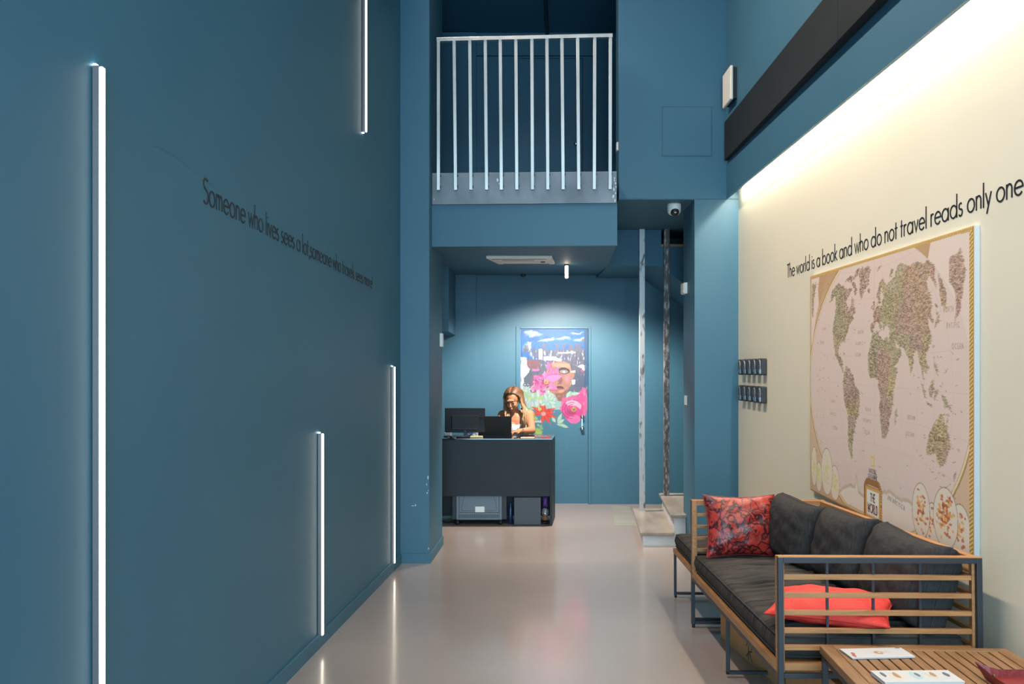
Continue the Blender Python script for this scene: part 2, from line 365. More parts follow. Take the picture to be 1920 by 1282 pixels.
class Canvas:
    """numpy picture; coordinates in its own unit frame"""
    def __init__(s, W, H, x0, x1, y0, y1, base):
        s.W, s.H = W, H; s.x0, s.x1, s.y0, s.y1 = x0, x1, y0, y1
        s.X, s.Y = np.meshgrid(np.linspace(x0,x1,W), np.linspace(y0,y1,H))
        s.im = np.ones((H,W,3))*np.array(base)
        s.rough = s.smooth_noise(9)*2-1
    def smooth_noise(s, cells, seed=None, sx=1, sy=1):
        r = np.random.default_rng(seed if seed is not None else int(cells*7))
        out = np.zeros((s.H,s.W)); amp = 1; tot = 0
        for k in range(4):
            cx_, cy_ = int(cells*sx*2**k)+2, int(cells*sy*2**k*s.H/s.W)+2
            g = r.random((cy_+1,cx_+1))
            yy = np.linspace(0,cy_-.001,s.H); xx = np.linspace(0,cx_-.001,s.W)
            yi = yy.astype(int); xi = xx.astype(int); fy = (yy-yi)[:,None]; fx = (xx-xi)[None,:]
            fy = fy*fy*(3-2*fy); fx = fx*fx*(3-2*fx)
            out += amp*((g[yi][:,xi]*(1-fx)+g[yi][:,xi+1]*fx)*(1-fy)+(g[yi+1][:,xi]*(1-fx)+g[yi+1][:,xi+1]*fx)*fy)
            tot += amp; amp *= .55
        return out/tot
    def blend(s, m, c, a=1.0): s.im = s.im*(1-(m*a)[...,None])+np.array(c)*(m*a)[...,None]
    def inside(s, pts):
        ins = np.zeros(s.X.shape, bool); n_ = len(pts)
        for i in range(n_):
            x1_,y1_ = pts[i]; x2_,y2_ = pts[(i+1)%n_]
            if y1_ == y2_: continue
            c = ((y1_ > s.Y) != (y2_ > s.Y)) & (s.X < (x2_-x1_)*(s.Y-y1_)/(y2_-y1_)+x1_)
            ins ^= c
        return ins
    def poly(s, pts, c, a=1.0, wob=0):
        if wob:
            X0, Y0 = s.X, s.Y
            s.X = X0+s.rough*wob; s.Y = Y0+np.roll(s.rough,37,1)*wob
            m = s.inside(pts); s.X, s.Y = X0, Y0
        else: m = s.inside(pts)
        s.blend(m.astype(float), c, a); return m
    def ell(s, cx_, cy_, rx, ry, c, a=1.0, ang=0, wob=0, soft=0):
        dx = s.X-cx_+s.rough*wob; dy = s.Y-cy_+np.roll(s.rough,37,1)*wob
        ca_, sa_ = math.cos(ang), math.sin(ang)
        d = np.sqrt(((dx*ca_+dy*sa_)/rx)**2+((-dx*sa_+dy*ca_)/ry)**2)
        m = np.clip((1-d)/max(soft,1e-3), 0, 1) if soft else (d<1).astype(float)
        s.blend(m, c, a); return m > .5
    def line(s, pts, wd, c, a=1.0):
        m = np.zeros(s.X.shape, bool)
        for (x1_,y1_),(x2_,y2_) in zip(pts[:-1], pts[1:]):
            bx0, bx1 = sorted((x1_,x2_)); by0, by1 = sorted((y1_,y2_))
            i0 = max(int((bx0-wd-s.x0)/(s.x1-s.x0)*(s.W-1)),0); i1 = min(int((bx1+wd-s.x0)/(s.x1-s.x0)*(s.W-1))+2, s.W)
            ya, yb = sorted(((by0-wd-s.y0)/(s.y1-s.y0)*(s.H-1), (by1+wd-s.y0)/(s.y1-s.y0)*(s.H-1)))
            j0 = max(int(ya),0); j1 = min(int(yb)+2, s.H)
            if i1 <= i0 or j1 <= j0: continue
            X_ = s.X[j0:j1,i0:i1]; Y_ = s.Y[j0:j1,i0:i1]
            L2 = max((x2_-x1_)**2+(y2_-y1_)**2, 1e-12)
            t = np.clip(((X_-x1_)*(x2_-x1_)+(Y_-y1_)*(y2_-y1_))/L2, 0, 1)
            m[j0:j1,i0:i1] |= ((X_-x1_-t*(x2_-x1_))**2+(Y_-y1_-t*(y2_-y1_))**2 < (wd/2)**2)
        s.blend(m.astype(float), c, a)

# --- mural painted on the lower door (coordinates follow the photographed door leaf)
door_base = PAINT
cv = Canvas(GR_W, GR_H, 92, 835, 97, 2011, PAINT)
c_ = lambda r,g,b: tuple(.52*k for k in sr(r,g,b))
N1 = cv.smooth_noise(10, 3, 1, .5); N2 = cv.smooth_noise(26, 5, 2.2, .6); N3 = cv.smooth_noise(14, 8)
Y_ = cv.Y; X_ = cv.X
cv.blend((Y_+N2*120-60 < 800).astype(float), c_(88,100,124))
cv.blend((Y_+N1*80-40 < 430).astype(float), c_(8,112,196))
cv.blend(((Y_ < 420)&(N3>.56)).astype(float), c_(6,84,168), .7)
for (x,y,rx,ry,an) in [(240,150,120,26,-.12),(180,130,60,24,0),(400,205,110,22,-.1),(570,195,95,24,.06),(720,140,110,15,0),(750,215,80,26,0),(330,225,70,12,0),(160,290,55,60,0)]:
    cv.ell(x,y,rx,ry,c_(150,195,222),.75,an,30,.6); cv.ell(x,y-4,rx*.6,ry*.5,c_(215,228,238),.8,an,34,.7)
for (x0,y0,x1,y1) in [(130,270,215,340),(330,252,376,330),(485,258,520,320),(560,262,592,320),(630,262,665,320),(690,258,762,330),(215,320,640,400),(440,330,810,470),(640,300,800,760),(776,208,812,250)]:
    cv.poly([(x0,y0),(x1,y0),(x1,y1),(x0,y1)], c_(94,102,128), .85, 18)
cv.blend(((Y_>330)&(Y_<500)&(N2>.64)).astype(float), c_(196,200,208), .75)
cv.blend(((Y_>270)&(Y_<620)&(N2<.36)).astype(float), c_(62,74,100), .6)
cv.blend(((Y_>300)&(Y_<480)&(X_>290)&(X_<335)&(N3>.42)).astype(float), c_(205,208,214), .9)
cv.poly([(165,233),(212,235),(206,300),(190,330),(182,300)], c_(222,228,238), 1, 6)
cv.poly([(500,345),(700,345),(700,362),(500,362)], c_(190,195,200), .8, 10)
cv.poly([(355,395),(545,410),(540,448),(350,440)], c_(222,216,222), .85, 22)
cv.poly([(150,430),(300,425),(310,515),(165,525)], c_(124,84,98), 1, 14)
cv.poly([(95,400),(150,405),(150,480),(200,550),(170,570),(130,640),(125,730),(95,740)], c_(206,220,232), .95, 22)
cv.poly([(220,528),(300,528),(300,552),(222,556)], c_(226,110,180), 1, 8)
cv.poly([(720,505),(770,482),(818,485),(812,540),(780,560),(770,525)], c_(228,226,234), 1, 6)
cv.poly([(762,540),(790,545),(780,585),(765,570)], c_(222,70,130), 1, 5)
cv.poly([(800,97),(835,97),(835,760),(800,740)], c_(22,84,132), .9, 6)
cv.blend(((X_>690)&(Y_>560)&(Y_<730)&(X_<795)).astype(float), c_(74,88,122), .7)
# left lower wash
cv.blend(((Y_>690+N1*60)&(Y_<980)&(X_<560)).astype(float), c_(160,198,196), .9)
cv.blend(((Y_>700)&(Y_<960)&(X_<480)&(N2>.57)).astype(float), c_(205,218,220), .8)
cv.blend(((Y_>780)&(Y_<1300)&(X_<340)&(N3>.56)).astype(float), c_(150,198,110), .75)
# face
sk = c_(176,126,112)
cv.poly([(430,470),(520,445),(600,455),(645,490),(655,560),(690,580),(690,620),(660,640),(655,700),(620,760),(580,810),(585,850),(560,890),(500,880),(470,810),(420,780),(400,700),(380,560)], sk, 1, 8)
cv.ell(560,500,80,34,c_(206,152,132),.9,0,10,.6); cv.ell(610,640,40,60,c_(198,140,160),.9,.2,8,.7); cv.ell(480,560,70,80,c_(150,100,96),.7,0,14,.8)
cv.poly([(440,470),(640,470),(640,520),(440,500)], c_(214,168,148), .5, 20)
cv.ell(575,555,62,34,c_(62,52,58),1,0,3); cv.ell(572,562,48,20,c_(156,146,150),1,0,2); cv.ell(575,565,14,14,c_(214,208,208),.9)
cv.line([(512,540),(545,520),(590,520),(630,545)],9,c_(46,38,46))
cv.poly([(640,555),(700,545),(700,575),(650,572)], c_(226,196,180), 1, 4)
cv.poly([(520,640),(545,600),(560,660),(540,700),(490,705)], c_(128,78,84), .8, 6)
cv.ell(525,742,48,20,c_(92,48,66),1,.05,4); cv.ell(530,756,36,9,c_(168,98,104),1,.05,2)
cv.poly([(470,800),(560,790),(610,750),(590,830),(560,890),(510,885)], c_(140,92,84), .9, 6)
cv.ell(545,780,50,22,c_(214,160,134),.8,-.3,6,.6)
cv.poly([(655,655),(700,650),(700,700),(665,710)], c_(226,226,232), 1, 6)
# pink bloom left of the face
pk, dp, lp = c_(222,104,178), c_(150,36,98), c_(240,170,214)
cv.ell(330,690,120,110,c_(186,58,128),.85,0,30,.5)
for (x,y,rx,ry,an) in [(290,640,60,26,.6),(270,740,60,24,-.3),(330,780,26,50,.2),(400,500,18,46,-.1),(360,610,60,24,-.8),(440,620,26,60,.3)]:
    cv.ell(x,y,rx,ry,pk,.9,an,8)
cv.poly([(430,440),(450,540),(400,570)], c_(226,90,130), 1, 3)
cv.poly([(410,600),(425,505),(455,560),(510,510),(515,570),(470,600)], pk, 1, 3)
cv.poly([(330,600),(360,550),(385,600),(560,595),(530,640),(450,680),(350,650)], c_(232,132,196), 1, 4)
cv.poly([(400,700),(450,690),(490,730),(505,765),(440,765),(405,730)], c_(236,120,180), 1, 3)
cv.line([(345,650),(400,600),(470,590),(560,600)],6,dp); cv.line([(400,765),(505,765)],6,dp); cv.line([(330,600),(350,650),(340,700)],8,dp)
for i in range(26):
    x = 200+rng.random()*200; y = 600+rng.random()*200
    cv.ell(x,y,10+rng.random()*16,5+rng.random()*9,[dp,pk,c_(120,60,120),c_(236,150,206)][i%4],.8,rng.random()*3,4)
cv.ell(376,676,26,24,c_(204,160,96)); cv.ell(370,680,12,10,c_(176,120,60))
# lower right rose
cv.poly([(560,850),(700,790),(790,740),(828,740),(828,1040),(700,1130),(600,1080),(520,960)], c_(232,92,160), .85, 26)
cv.ell(760,840,70,60,c_(238,70,150),.8,0,20,.5)
cv.ell(670,980,120,115,c_(214,70,150),1,0,8); cv.ell(690,1085,70,46,c_(236,112,182),1,0,8)
cv.poly([(580,900),(640,870),(720,885),(765,930),(760,980),(700,940),(620,930)], c_(240,178,214), 1, 6)
for r_ in (1,.72,.5): 
    pts = [(670+118*r_*math.cos(t),975+105*r_*math.sin(t)) for t in np.linspace(.6+r_,4.2+r_,16)]
    cv.line(pts, 6, c_(150,30,90), .9)
cv.ell(660,1010,70,50,c_(170,36,100),.6,0,12,.6); cv.ell(682,976,30,28,c_(190,154,84)); cv.ell(684,978,14,13,c_(140,96,50))
# red lily
rd = c_(214,56,42)
for (x,y) in [(210,945),(300,905),(360,920),(480,960),(495,1070),(425,1140),(330,1135),(215,1020),(345,900),(470,1010)]:
    dx, dy = x-345, y-1020; L = math.hypot(dx,dy); nx, ny = -dy/L*26, dx/L*26
    cv.poly([(345,1020),(345+dx*.45+nx,1020+dy*.45+ny),(x,y),(345+dx*.45-nx,1020+dy*.45-ny)], rd, 1, 3)
    cv.line([(345,1020),(x,y)],4,c_(236,120,90),.8)
cv.ell(345,1025,26,22,c_(236,160,150),1,0,4); cv.ell(395,985,30,22,c_(196,40,34),.7,0,8)
for (x,y,rx,ry) in [(300,970,26,20),(225,850,26,18),(255,1075,30,20),(290,1150,20,14),(180,1200,40,60),(290,1225,55,50),(120,1260,40,20)]:
    cv.ell(x,y,rx,ry,c_(176,214,90),.8,0,12,.4)
cv.poly([(180,1100),(320,1095),(320,1120),(190,1130)], c_(206,220,222), .8, 10)
# pale leaves
def leaf(x,y,l,wd,an,c=c_(168,208,192)):
    pts = []
    for t in np.linspace(0,1,9): pts.append((t*l, wd*math.sin(math.pi*t)))
    for t in np.linspace(1,0,9): pts.append((t*l, -wd*math.sin(math.pi*t)))
    ca_, sa_ = math.cos(an), math.sin(an)
    pts = [(x+p*ca_-q_*sa_, y+p*sa_+q_*ca_) for p,q_ in pts]
    cv.poly(pts, c); cv.line(pts+[pts[0]], 4, c_(96,150,140), .8); cv.line([(x,y),(x+l*ca_,y+l*sa_)], 3, c_(216,232,224), .9)
for a_ in [(395,890,100,22,-2.0),(400,890,110,22,-1.3),(410,890,90,20,-.9),(395,890,100,24,.25),(370,905,60,18,2.6),
           (605,840,100,20,-.6),(600,850,90,22,-1.0),(640,810,110,20,-.1),
           (500,1130,120,22,-1.15),(500,1130,90,22,-.5),(490,1140,120,20,.15),(480,1120,70,20,-2.2),(520,1140,110,18,.35)]:
    leaf(*a_)
cv.blend(((Y_ < 1010)&(Y_>330)&(N2>.72)).astype(float), c_(214,218,226), .3)
edge = 1110+N2*160+np.where(X_<330, 160, np.where(X_>640, -30, 30))
fade = (Y_ > edge).astype(float); cv.blend(fade, PAINT)
cv.im = cv.im*(0.93+.14*N3[...,None])
cv.blend((Y_ > 1420).astype(float), PAINT)

M_door = mat('teal_door_paint', PAINT, .4)
dr = Thing('door_1', 'teal flush door with a painted mural of flowers and a face over a city', 'door', (D0,YB,0), kind='structure')
dr.part('door_leaf', MB().box(D0+.006, D1-.006, YB+.012, YB+.05, .006, DT-.006), M_door)
lf = MB()
fo, ft = .046, P(0,612,YB).z
lf.box(D0-fo,D0,YB-.012,YB+.02,0,ft+.0).box(D1,D1+.03,YB-.012,YB+.02,0,ft).box(D0,D1,YB-.012,YB+.02,DT,ft)
dr.part('door_frame', lf, M_door, bevel=.002)
mu = grid_mesh('mural', GR_W, GR_H, lambda u,v: np.stack([D0+.008+u*(D1-D0-.016), np.full_like(u,YB+.0105), DT-.008-v*(DT-.016)],1), cv.im, pigment_mat('mural_paint', .5), dr.o, dr.loc)
mu['label'] = 'mural of pink and red flowers, leaves and half a face under a blue sky'
hx_, = (P(1091.5,0,YB).x,)
M_chrome = mat('chrome', (.6,.6,.62), .2, metal=1)
hz1, hz2 = P(0,781,YB).z, P(0,803,YB).z
Rx = Matrix.Translation((hx_,YB+.011,0))@Matrix.Rotation(math.pi/2,4,'X')
kn = MB(); 
for zc, r in ((hz1,.024),(hz2,.026)):
    kn.lathe([(r,0),(r,.008),(r*.6,.012),(r*.55,.03),(r*.8,.036),(r*.8,.05),(r*.3,.055)], 0, 0, 16, Matrix.Translation((hx_,YB+.011,zc))@Matrix.Rotation(math.pi/2,4,'X'))
kn.box(hx_-.006,hx_+.006,YB+.003,YB+.011,hz2,hz1)
dr.part('door_knob', kn, M_chrome, label='round chrome knob and lock')
d2 = Thing('door_2', 'teal flush door at the back of the mezzanine', 'door', (U0,YB,MF), kind='structure')
lf = MB().box(U0,U1,YB-.012,YB-.002,MF+.01,UT)
d2.part('door_leaf', lf, M_door)
d2.part('door_frame', MB().box(U0-.006,U0-.002,YB-.003,YB,MF,UT+.006).box(U1+.003,U1+.012,YB-.006,YB,MF,UT+.012).box(U0-.006,U1+.012,YB-.006,YB,UT+.003,UT+.012), M_black)
hp = P(1079.5,271,YB)
d2.part('door_knob', MB().lathe([(.022,0),(.022,.01),(.012,.02),(.02,.035),(.02,.05),(.008,.055)],0,0,14,Matrix.Translation((hp.x,YB-.012,hp.z))@Matrix.Rotation(math.pi/2,4,'X')), M_chrome)
# ------------------------------------------------------------------ stroke font for lettering (cap height 1)
XH = .62
def arc(cx_, cy_, rx, ry, a0, a1, n_=14):
    return [(cx_+rx*math.cos(math.radians(a0+(a1-a0)*i/n_)), cy_+ry*math.sin(math.radians(a0+(a1-a0)*i/n_))) for i in range(n_+1)]
O_ = lambda x=.29: arc(x,.31,.25,.29,0,360,20)
hump = lambda x0,wd: arc(x0+wd/2,.40,wd/2,.20,180,0,8)+[(x0+wd,.02)]
GL = {
 'S': ([arc(.28,.76,.19,.20,40,270,10)+arc(.26,.28,.22,.26,90,-140,12)[1:]], .50),
 'T': ([[(0.02,.97),(.48,.97)],[(.25,.97),(.25,0)]], .46),
 'o': ([O_()], .58), 'e': ([[(.06,.33),(.53,.33)]+arc(.29,.31,.25,.29,5,320,18)], .57),
 'm': ([[(.06,0),(.06,.62)],hump(.06,.27),hump(.33,.27)], .68), 'n': ([[(.06,0),(.06,.62)],hump(.06,.32)], .46),
 'w': ([[(.02,.60),(.17,.03),(.32,.56),(.47,.03),(.62,.60)]], .64), 'v': ([[(.02,.60),(.20,.03),(.38,.60)]], .40),
 'h': ([[(.06,0),(.06,1.08)],hump(.06,.32)], .46), 'l': ([[(.06,0),(.06,1.08)]], .14), 'i': ([[(.06,0),(.06,.60)],[(.06,.82),(.06,.88)]], .14),
 's': ([arc(.17,.45,.12,.135,50,260,8)+arc(.16,.17,.14,.155,90,-150,10)[1:]], .35),
 'a': ([O_(),[(.55,0),(.55,.60)]], .63), 'd': ([O_(),[(.55,0),(.55,1.08)]], .63), 'b': ([arc(.33,.31,.25,.29,0,360,20),[(.07,0),(.07,1.08)]], .62),
 't': ([[(.12,0),(.12,.88)],[(.0,.58),(.26,.58)]], .28), 'r': ([[(.06,0),(.06,.60)],arc(.20,.38,.14,.20,180,60,6)], .31),
 'k': ([[(.06,0),(.06,1.08)],[(.36,.60),(.08,.33),(.40,0)]], .42), 'y': ([[(.02,.60),(.21,.05)],[(.40,.60),(.10,-.30)]], .42),
 ',': ([[(.08,.06),(.02,-.16)]], .14), '!': ([[(.06,.25),(.06,1.0)],[(.06,0),(.06,.05)]], .14), ' ': ([], .26),
 'p': ([arc(.33,.31,.25,.29,0,360,20),[(.07,-.35),(.07,.6)]], .62), 'g': ([O_(),[(.55,.6),(.55,-.1)]+arc(.31,-.12,.24,.2,0,-150,8)], .63),
 'c': ([arc(.29,.31,.25,.29,50,310,14)], .5), 'u': ([[(.06,.6),(.06,.2)]+arc(.22,.2,.16,.18,180,360,8)+[(.38,.6)]], .46), 'f': ([[(.12,0),(.12,.85)]+arc(.24,.9,.12,.12,180,60,5),[(0,.58),(.26,.58)]], .3),
 'H': ([[(.06,0),(.06,1)],[(.5,0),(.5,1)],[(.06,.5),(.5,.5)]], .58), 'E': ([[(.42,1),(.06,1),(.06,0),(.42,0)],[(.06,.52),(.38,.52)]], .46),
 'W': ([[(0,1),(.2,0),(.38,.9),(.56,0),(.76,1)]], .78), 'O': ([arc(.42,.5,.38,.5,0,360,20)], .86), 'R': ([[(.06,0),(.06,1)]+arc(.22,.76,.2,.24,90,-90,8)+[(.06,.52)],[(.22,.5),(.46,0)]], .5),
 'L': ([[(.06,1),(.06,0),(.4,0)]], .42), 'D': ([[(.06,0),(.06,1)]+arc(.1,.5,.42,.5,90,-90,10)+[(.06,0)]], .58), 'N': ([[(.06,0),(.06,1),(.54,0),(.54,1)]], .6),
 'A': ([[(0,0),(.28,1),(.56,0)],[(.1,.35),(.46,.35)]], .58), 'I': ([[(.06,0),(.06,1)]], .14), 'G': ([arc(.42,.5,.36,.5,50,350,14)+[(.45,.45)]], .84),
 'P': ([[(.06,0),(.06,1)]+arc(.22,.74,.2,.26,90,-90,8)+[(.06,.48)]], .46), 'C': ([arc(.42,.5,.36,.5,50,310,14)], .74), 'U': ([[(.06,1),(.06,.25)]+arc(.27,.25,.21,.25,180,360,8)+[(.48,1)]], .56),
 'F': ([[(.42,1),(.06,1),(.06,0)],[(.06,.52),(.38,.52)]], .44), 'Y': ([[(0,1),(.25,.5),(.5,1)],[(.25,.5),(.25,0)]], .5), 'M':([[(.04,0),(.12,1),(.38,.2),(.64,1),(.72,0)]],.76),
}
def layout(text, gap=.045):
    x = 0; out = []
    for ch in text:
        g, adv = GL[ch]; out.append((ch, x, g)); x += adv+(gap if ch != ' ' else 0)
    return out, x
def ribbon(mb, pts, wd, fn, closed=False):
    """flat stroke of width wd along pts; fn maps (x,y,depth) to space"""
    n_ = len(pts); cl = (abs(pts[0][0]-pts[-1][0])+abs(pts[0][1]-pts[-1][1])) < 1e-6
    L = []; R = []
    for i in range(n_):
        if cl: a_ = pts[i-1] if i else pts[-2]; b_ = pts[(i+1)%n_] if i < n_-1 else pts[1]
        else: a_ = pts[max(i-1,0)]; b_ = pts[min(i+1,n_-1)]
        p = pts[i]
        d1 = Vector((p[0]-a_[0], p[1]-a_[1])); d2_ = Vector((b_[0]-p[0], b_[1]-p[1]))
        if d1.length < 1e-9: d1 = d2_.copy()
        if d2_.length < 1e-9: d2_ = d1.copy()
        d1.normalize(); d2_.normalize(); t = d1+d2_
        if t.length < .3: t = d1.copy()
        t.normalize(); nrm = Vector((-t.y, t.x)); k = wd/2/max(.5, abs(nrm.dot(Vector((-d1.y,d1.x)))))
        L.append((p[0]+nrm.x*k, p[1]+nrm.y*k)); R.append((p[0]-nrm.x*k, p[1]-nrm.y*k))
    vv = [fn(x,y,0) for x,y in L]+[fn(x,y,0) for x,y in R]+[fn(x,y,1) for x,y in L]+[fn(x,y,1) for x,y in R]
    fs = []
    for i in range(n_-1):
        fs += [(2*n_+i,2*n_+i+1,3*n_+i+1,3*n_+i), (i,n_+i,n_+i+1,i+1), (i,i+1,2*n_+i+1,2*n_+i), (n_+i,3*n_+i,3*n_+i+1,n_+i+1)]
    if not cl: fs += [(0,2*n_,3*n_,n_), (n_-1,2*n_-1,4*n_-1,3*n_-1)]
    mb.add(vv, fs)
def wall_quote(name, label, text, frame, wd=.075):
    """frame(t, y, depth): t 0..1 along the text, y in cap heights"""
    root = Thing(name, label, 'wall lettering', tuple(frame(0,0,0)))
    lay, total = layout(text)
    words = []; cur = []
    for item in lay:
        if item[0] == ' ':
            if cur: words.append(cur); cur = []
        else: cur.append(item)
    if cur: words.append(cur)
    for wv in words:
        mb = MB()
        for ch, x0, g in wv:
            for st in g: ribbon(mb, [(x0+x,y) for x,y in st], wd, lambda x,y,d: frame(x/total, y, d))
        root.part('word', mb, M_letter)
    return root
yA, yB_ = YL(379.5), YL(698.5)
zA, zB = P(0,383.2,YL(386.4)).z, P(0,540.4,YL(696.7)).z
def frL(t, y, d):
    Yq = yA+(yB_-yA)*t; cap = .0955+(.080-.0955)*t
    return Vector((XL(Yq)+.0006+.0016*d, Yq, zA+(zB-zA)*t+y*cap))
wall_quote('wall_quote', 'black lettering on the teal left wall: Someone who lives sees a lot', 'Someone who lives sees a lot,someone who travels sees more!', frL)
yC, yD = YR(1476), YR(1921)
TX = 'The world is a book and who do not travel reads only one page'
full = layout(TX)[1]; upto = layout('The world is a book and who do not travel reads only one')[1]
def frR(t, y, d):
    Yq = yC+(yD-yC)*t*full/upto
    return Vector((XR(Yq)-.0006-.0016*d, Yq, 2.118+.012*t+y*.090))
wall_quote('wall_quote', 'black lettering on the cream right wall above the map: The world is a book', TX, frR)

# ------------------------------------------------------------------ LED profiles on the left wall
def led(px, z0, z1, label, top=True, bottom=True):
    y = YL(px); x = XL(y)
    t = Thing('wall_light', label, 'wall light', (x,y,z0), group=None)
    t.part('profile', MB().box(x+.001, x+.019, y-.012, y+.012, z0, z1), M_alu, bevel=.001)
    t.part('diffuser', MB().box(x+.019, x+.028, y-.010, y+.010, z0+.002, z1-.002), M_led, bevel=.003)
    for on, z, s in ((top,z1,1),(bottom,z0,-1)):
        if on: t.part('end_cap', MB().box(x+.001, x+.010, y-.008, y+.008, min(z,z+s*.006), max(z,z+s*.006)), M_ledend)
led(176, zf(2.6)+.085, P(0,125,YL(176)).z, 'longest vertical LED bar on the teal wall, nearest the camera')
led(596.5, P(0,1191,YL(596.5)).z, P(0,812,YL(596.5)).z, 'short vertical LED bar low on the wall, standing on the baseboard')
led(734, P(0,1056,YL(734)).z, P(0,687,YL(734)).z, 'vertical LED bar low on the wall beside the blue pillar')
led(679.5, P(0,248,YL(679.5)).z, 4.9, 'vertical LED bar high on the wall beside the blue pillar')
led(449, 3.066, 5.0, 'vertical LED bar highest on the teal wall, its lower tip at the picture top')

# ------------------------------------------------------------------ railing on the mezzanine
def ym(x): return 7.148+(7.078-7.148)*(x-ml)/(mr-ml)
rl = Thing('balcony_railing', 'brushed steel railing with vertical bars on a raw steel plate at the mezzanine edge', 'railing', (0,7.1,2.82))
xa, xc = P(810,0,7.14).x, P(1156.5,0,7.06).x
plate = MB().foot([(xa,ym(xa)-.018),(xc,ym(xc)-.018),(xc,ym(xc)+.03),(xa,ym(xa)+.03)], 2.818, 3.068)
pl = rl.part('base_plate', plate, M_plate, bevel=.002, label='scuffed dark steel plate')
# paint chips on the plate
chip = MB()
for px, py, r in [(1151,336,.010),(1153,345,.008),(1150,356,.012),(1153,364,.007),(1149,370,.011),(1152,377,.009),(1154,352,.006),(933,338,.012),(936,344,.007),(813,372,.005),(1151,340,.006)]:
    p = P(px,py,ym(0)-.02); x = p.x; y = ym(x)-.0185
    pts = [(x+r*(.5+.8*random.random())*math.cos(t)*.7, p.z+r*(.5+.9*random.random())*math.sin(t)*1.3) for t in np.linspace(0,2*math.pi,9)[:-1]]
    chip.prismY(pts, y-.0006, y+.002)
rl.part('paint_chip', chip, mat('bare_paint_chip', (.7,.72,.74), .6), pl)
bt = [822.1,854.3,883,912.3,940,969,998.4,1027.1,1055.8,1085.1,1114.2,1143.8]
tp = [822.1,851.5,880.8,909.8,937.9,967.2,997.2,1025.5,1053.6,1083,1115.1,1144.4]
for i,(b_,t_) in enumerate(zip(bt,tp)):
    yb = ym(P(b_,0,7.08).x)-.040
    A = P(b_, 356.5-1.5*i/11, yb); B = P(t_, 75-7.5*i/11, yb)
    st = MB().beam(A, B, .026, .020, (0,1,0))
    bo = rl.part('baluster', st, M_steel, bevel=.0015)
    rl.part('bolt', MB().beam((A.x+.012, yb-.002, A.z+.03),(A.x+.012, yb+.028, A.z+.03),.014,.014).beam((A.x+.012, yb-.002, 3.045),(A.x+.012, yb+.028, 3.045),.014,.014), M_frame, bo)
A = P(819,75.5,ym(-.6)-.04); B = P(1148.5,67.5,ym(.8)-.04)
rl.part('top_rail', MB().beam(A, B, .045, .028, (0,0,1)), M_steel, bevel=.002)

# ceiling conduit upstairs
A = Vector((P(1026,66,YB).x,YB-.02,TOP-.02)); B = Vector((.24,7.4,TOP-.02))
single('ceiling_conduit', MB().tube([A,B],.02,8), M_black, 'dark conduit running across the dim mezzanine ceiling', 'conduit')

# access panel
pa, pb = P(1242,200.5,WY), P(1334,292.5,WY)
ap = Thing('access_panel', 'square flush access panel in the teal wall beside the mezzanine', 'access panel', (pa.x,WY,pb.z))
ap.part('panel', MB().box(pa.x+.003,pb.x-.003,WY-.003,WY+.0,pb.z+.003,pa.z-.003), M_paint, bevel=.001)
g = MB(); e = .0045
for b4 in ((pa.x-e,pa.x,pb.z-e,pa.z+e),(pb.x,pb.x+e,pb.z-e,pa.z+e),(pa.x,pb.x,pa.z,pa.z+e),(pa.x,pb.x,pb.z-e,pb.z)):
    g.box(b4[0],b4[1],WY-.0015,WY,b4[2],b4[3])
ap.part('frame', g, mat('panel_gap', (.035,.09,.125), .6))

# white emergency unit high on the right wall
t = Thing('wall_unit', 'white rectangular alarm unit with black back, high on the right wall', 'alarm unit', (1.74,7.1,3.6))
x_ = XU(7.1)
t.part('back_box', MB().box(1.712,x_+.002,6.96,7.20,3.61,3.855), M_black, bevel=.004)
t.part('cover', MB().box(1.688,1.712,6.95,7.21,3.60,3.865), M_warmwhite, bevel=.008)
# small sensor on mezzanine jamb
p = P(1157,275,7.36)
single('jamb_sensor', MB().box(wx0-.012,wx0+.003,7.34,7.40,p.z-.035,p.z+.035), M_white, 'small white sensor on the mezzanine door jamb by the railing', 'sensor', bevel=.004)
# left pillar: thermostat
ys = 7.66; xs = PX1+(PX2-PX1)*(ys-PY)/(PE-PY)
t = Thing('wall_thermostat', 'slim white thermostat on the side of the blue pillar', 'thermostat', (xs,ys,1.75))
za, zb = P(0,650,ys).z, P(0,625,ys).z
t.part('cover', MB().box(xs-.004,xs+.022,ys-.06,ys+.04,za,zb), M_white, bevel=.004)
t.part('dial', MB().box(xs+.022,xs+.024,ys-.03,ys+.02,za+.03,zb-.03), M_warmwhite)
# pier: intercom box and switch
def xp(y): return 1.484+.0116*(y-WY)/.53
yi = 7.72
t = Thing('intercom_box', 'white box on the pier side under the stair ceiling', 'wall box', (xp(yi),yi,2.2))
za, zb = P(0,551.5,yi).z, P(0,531,yi).z
t.part('box', MB().box(xp(yi)-.030,xp(yi)+.002,yi-.075,yi+.06,za,zb), M_white, bevel=.003)
t.part('front_plate', MB().box(xp(yi)-.036,xp(yi)-.030,yi-.06,yi+.045,za+.008,zb-.008), M_warmwhite, bevel=.002)
yi = 7.70; za, zb = P(0,759,yi).z, P(0,741.5,yi).z
t = Thing('light_switch', 'white light switch on the pier side near the stairs', 'light switch', (xp(yi),yi,1.25))
t.part('plate', MB().box(xp(yi)-.008,xp(yi)+.002,yi-.04,yi+.04,za,zb), M_white, bevel=.002)
t.part('rocker', MB().box(xp(yi)-.013,xp(yi)-.008,yi-.022,yi+.022,za+.018,zb-.018), M_white, bevel=.002)

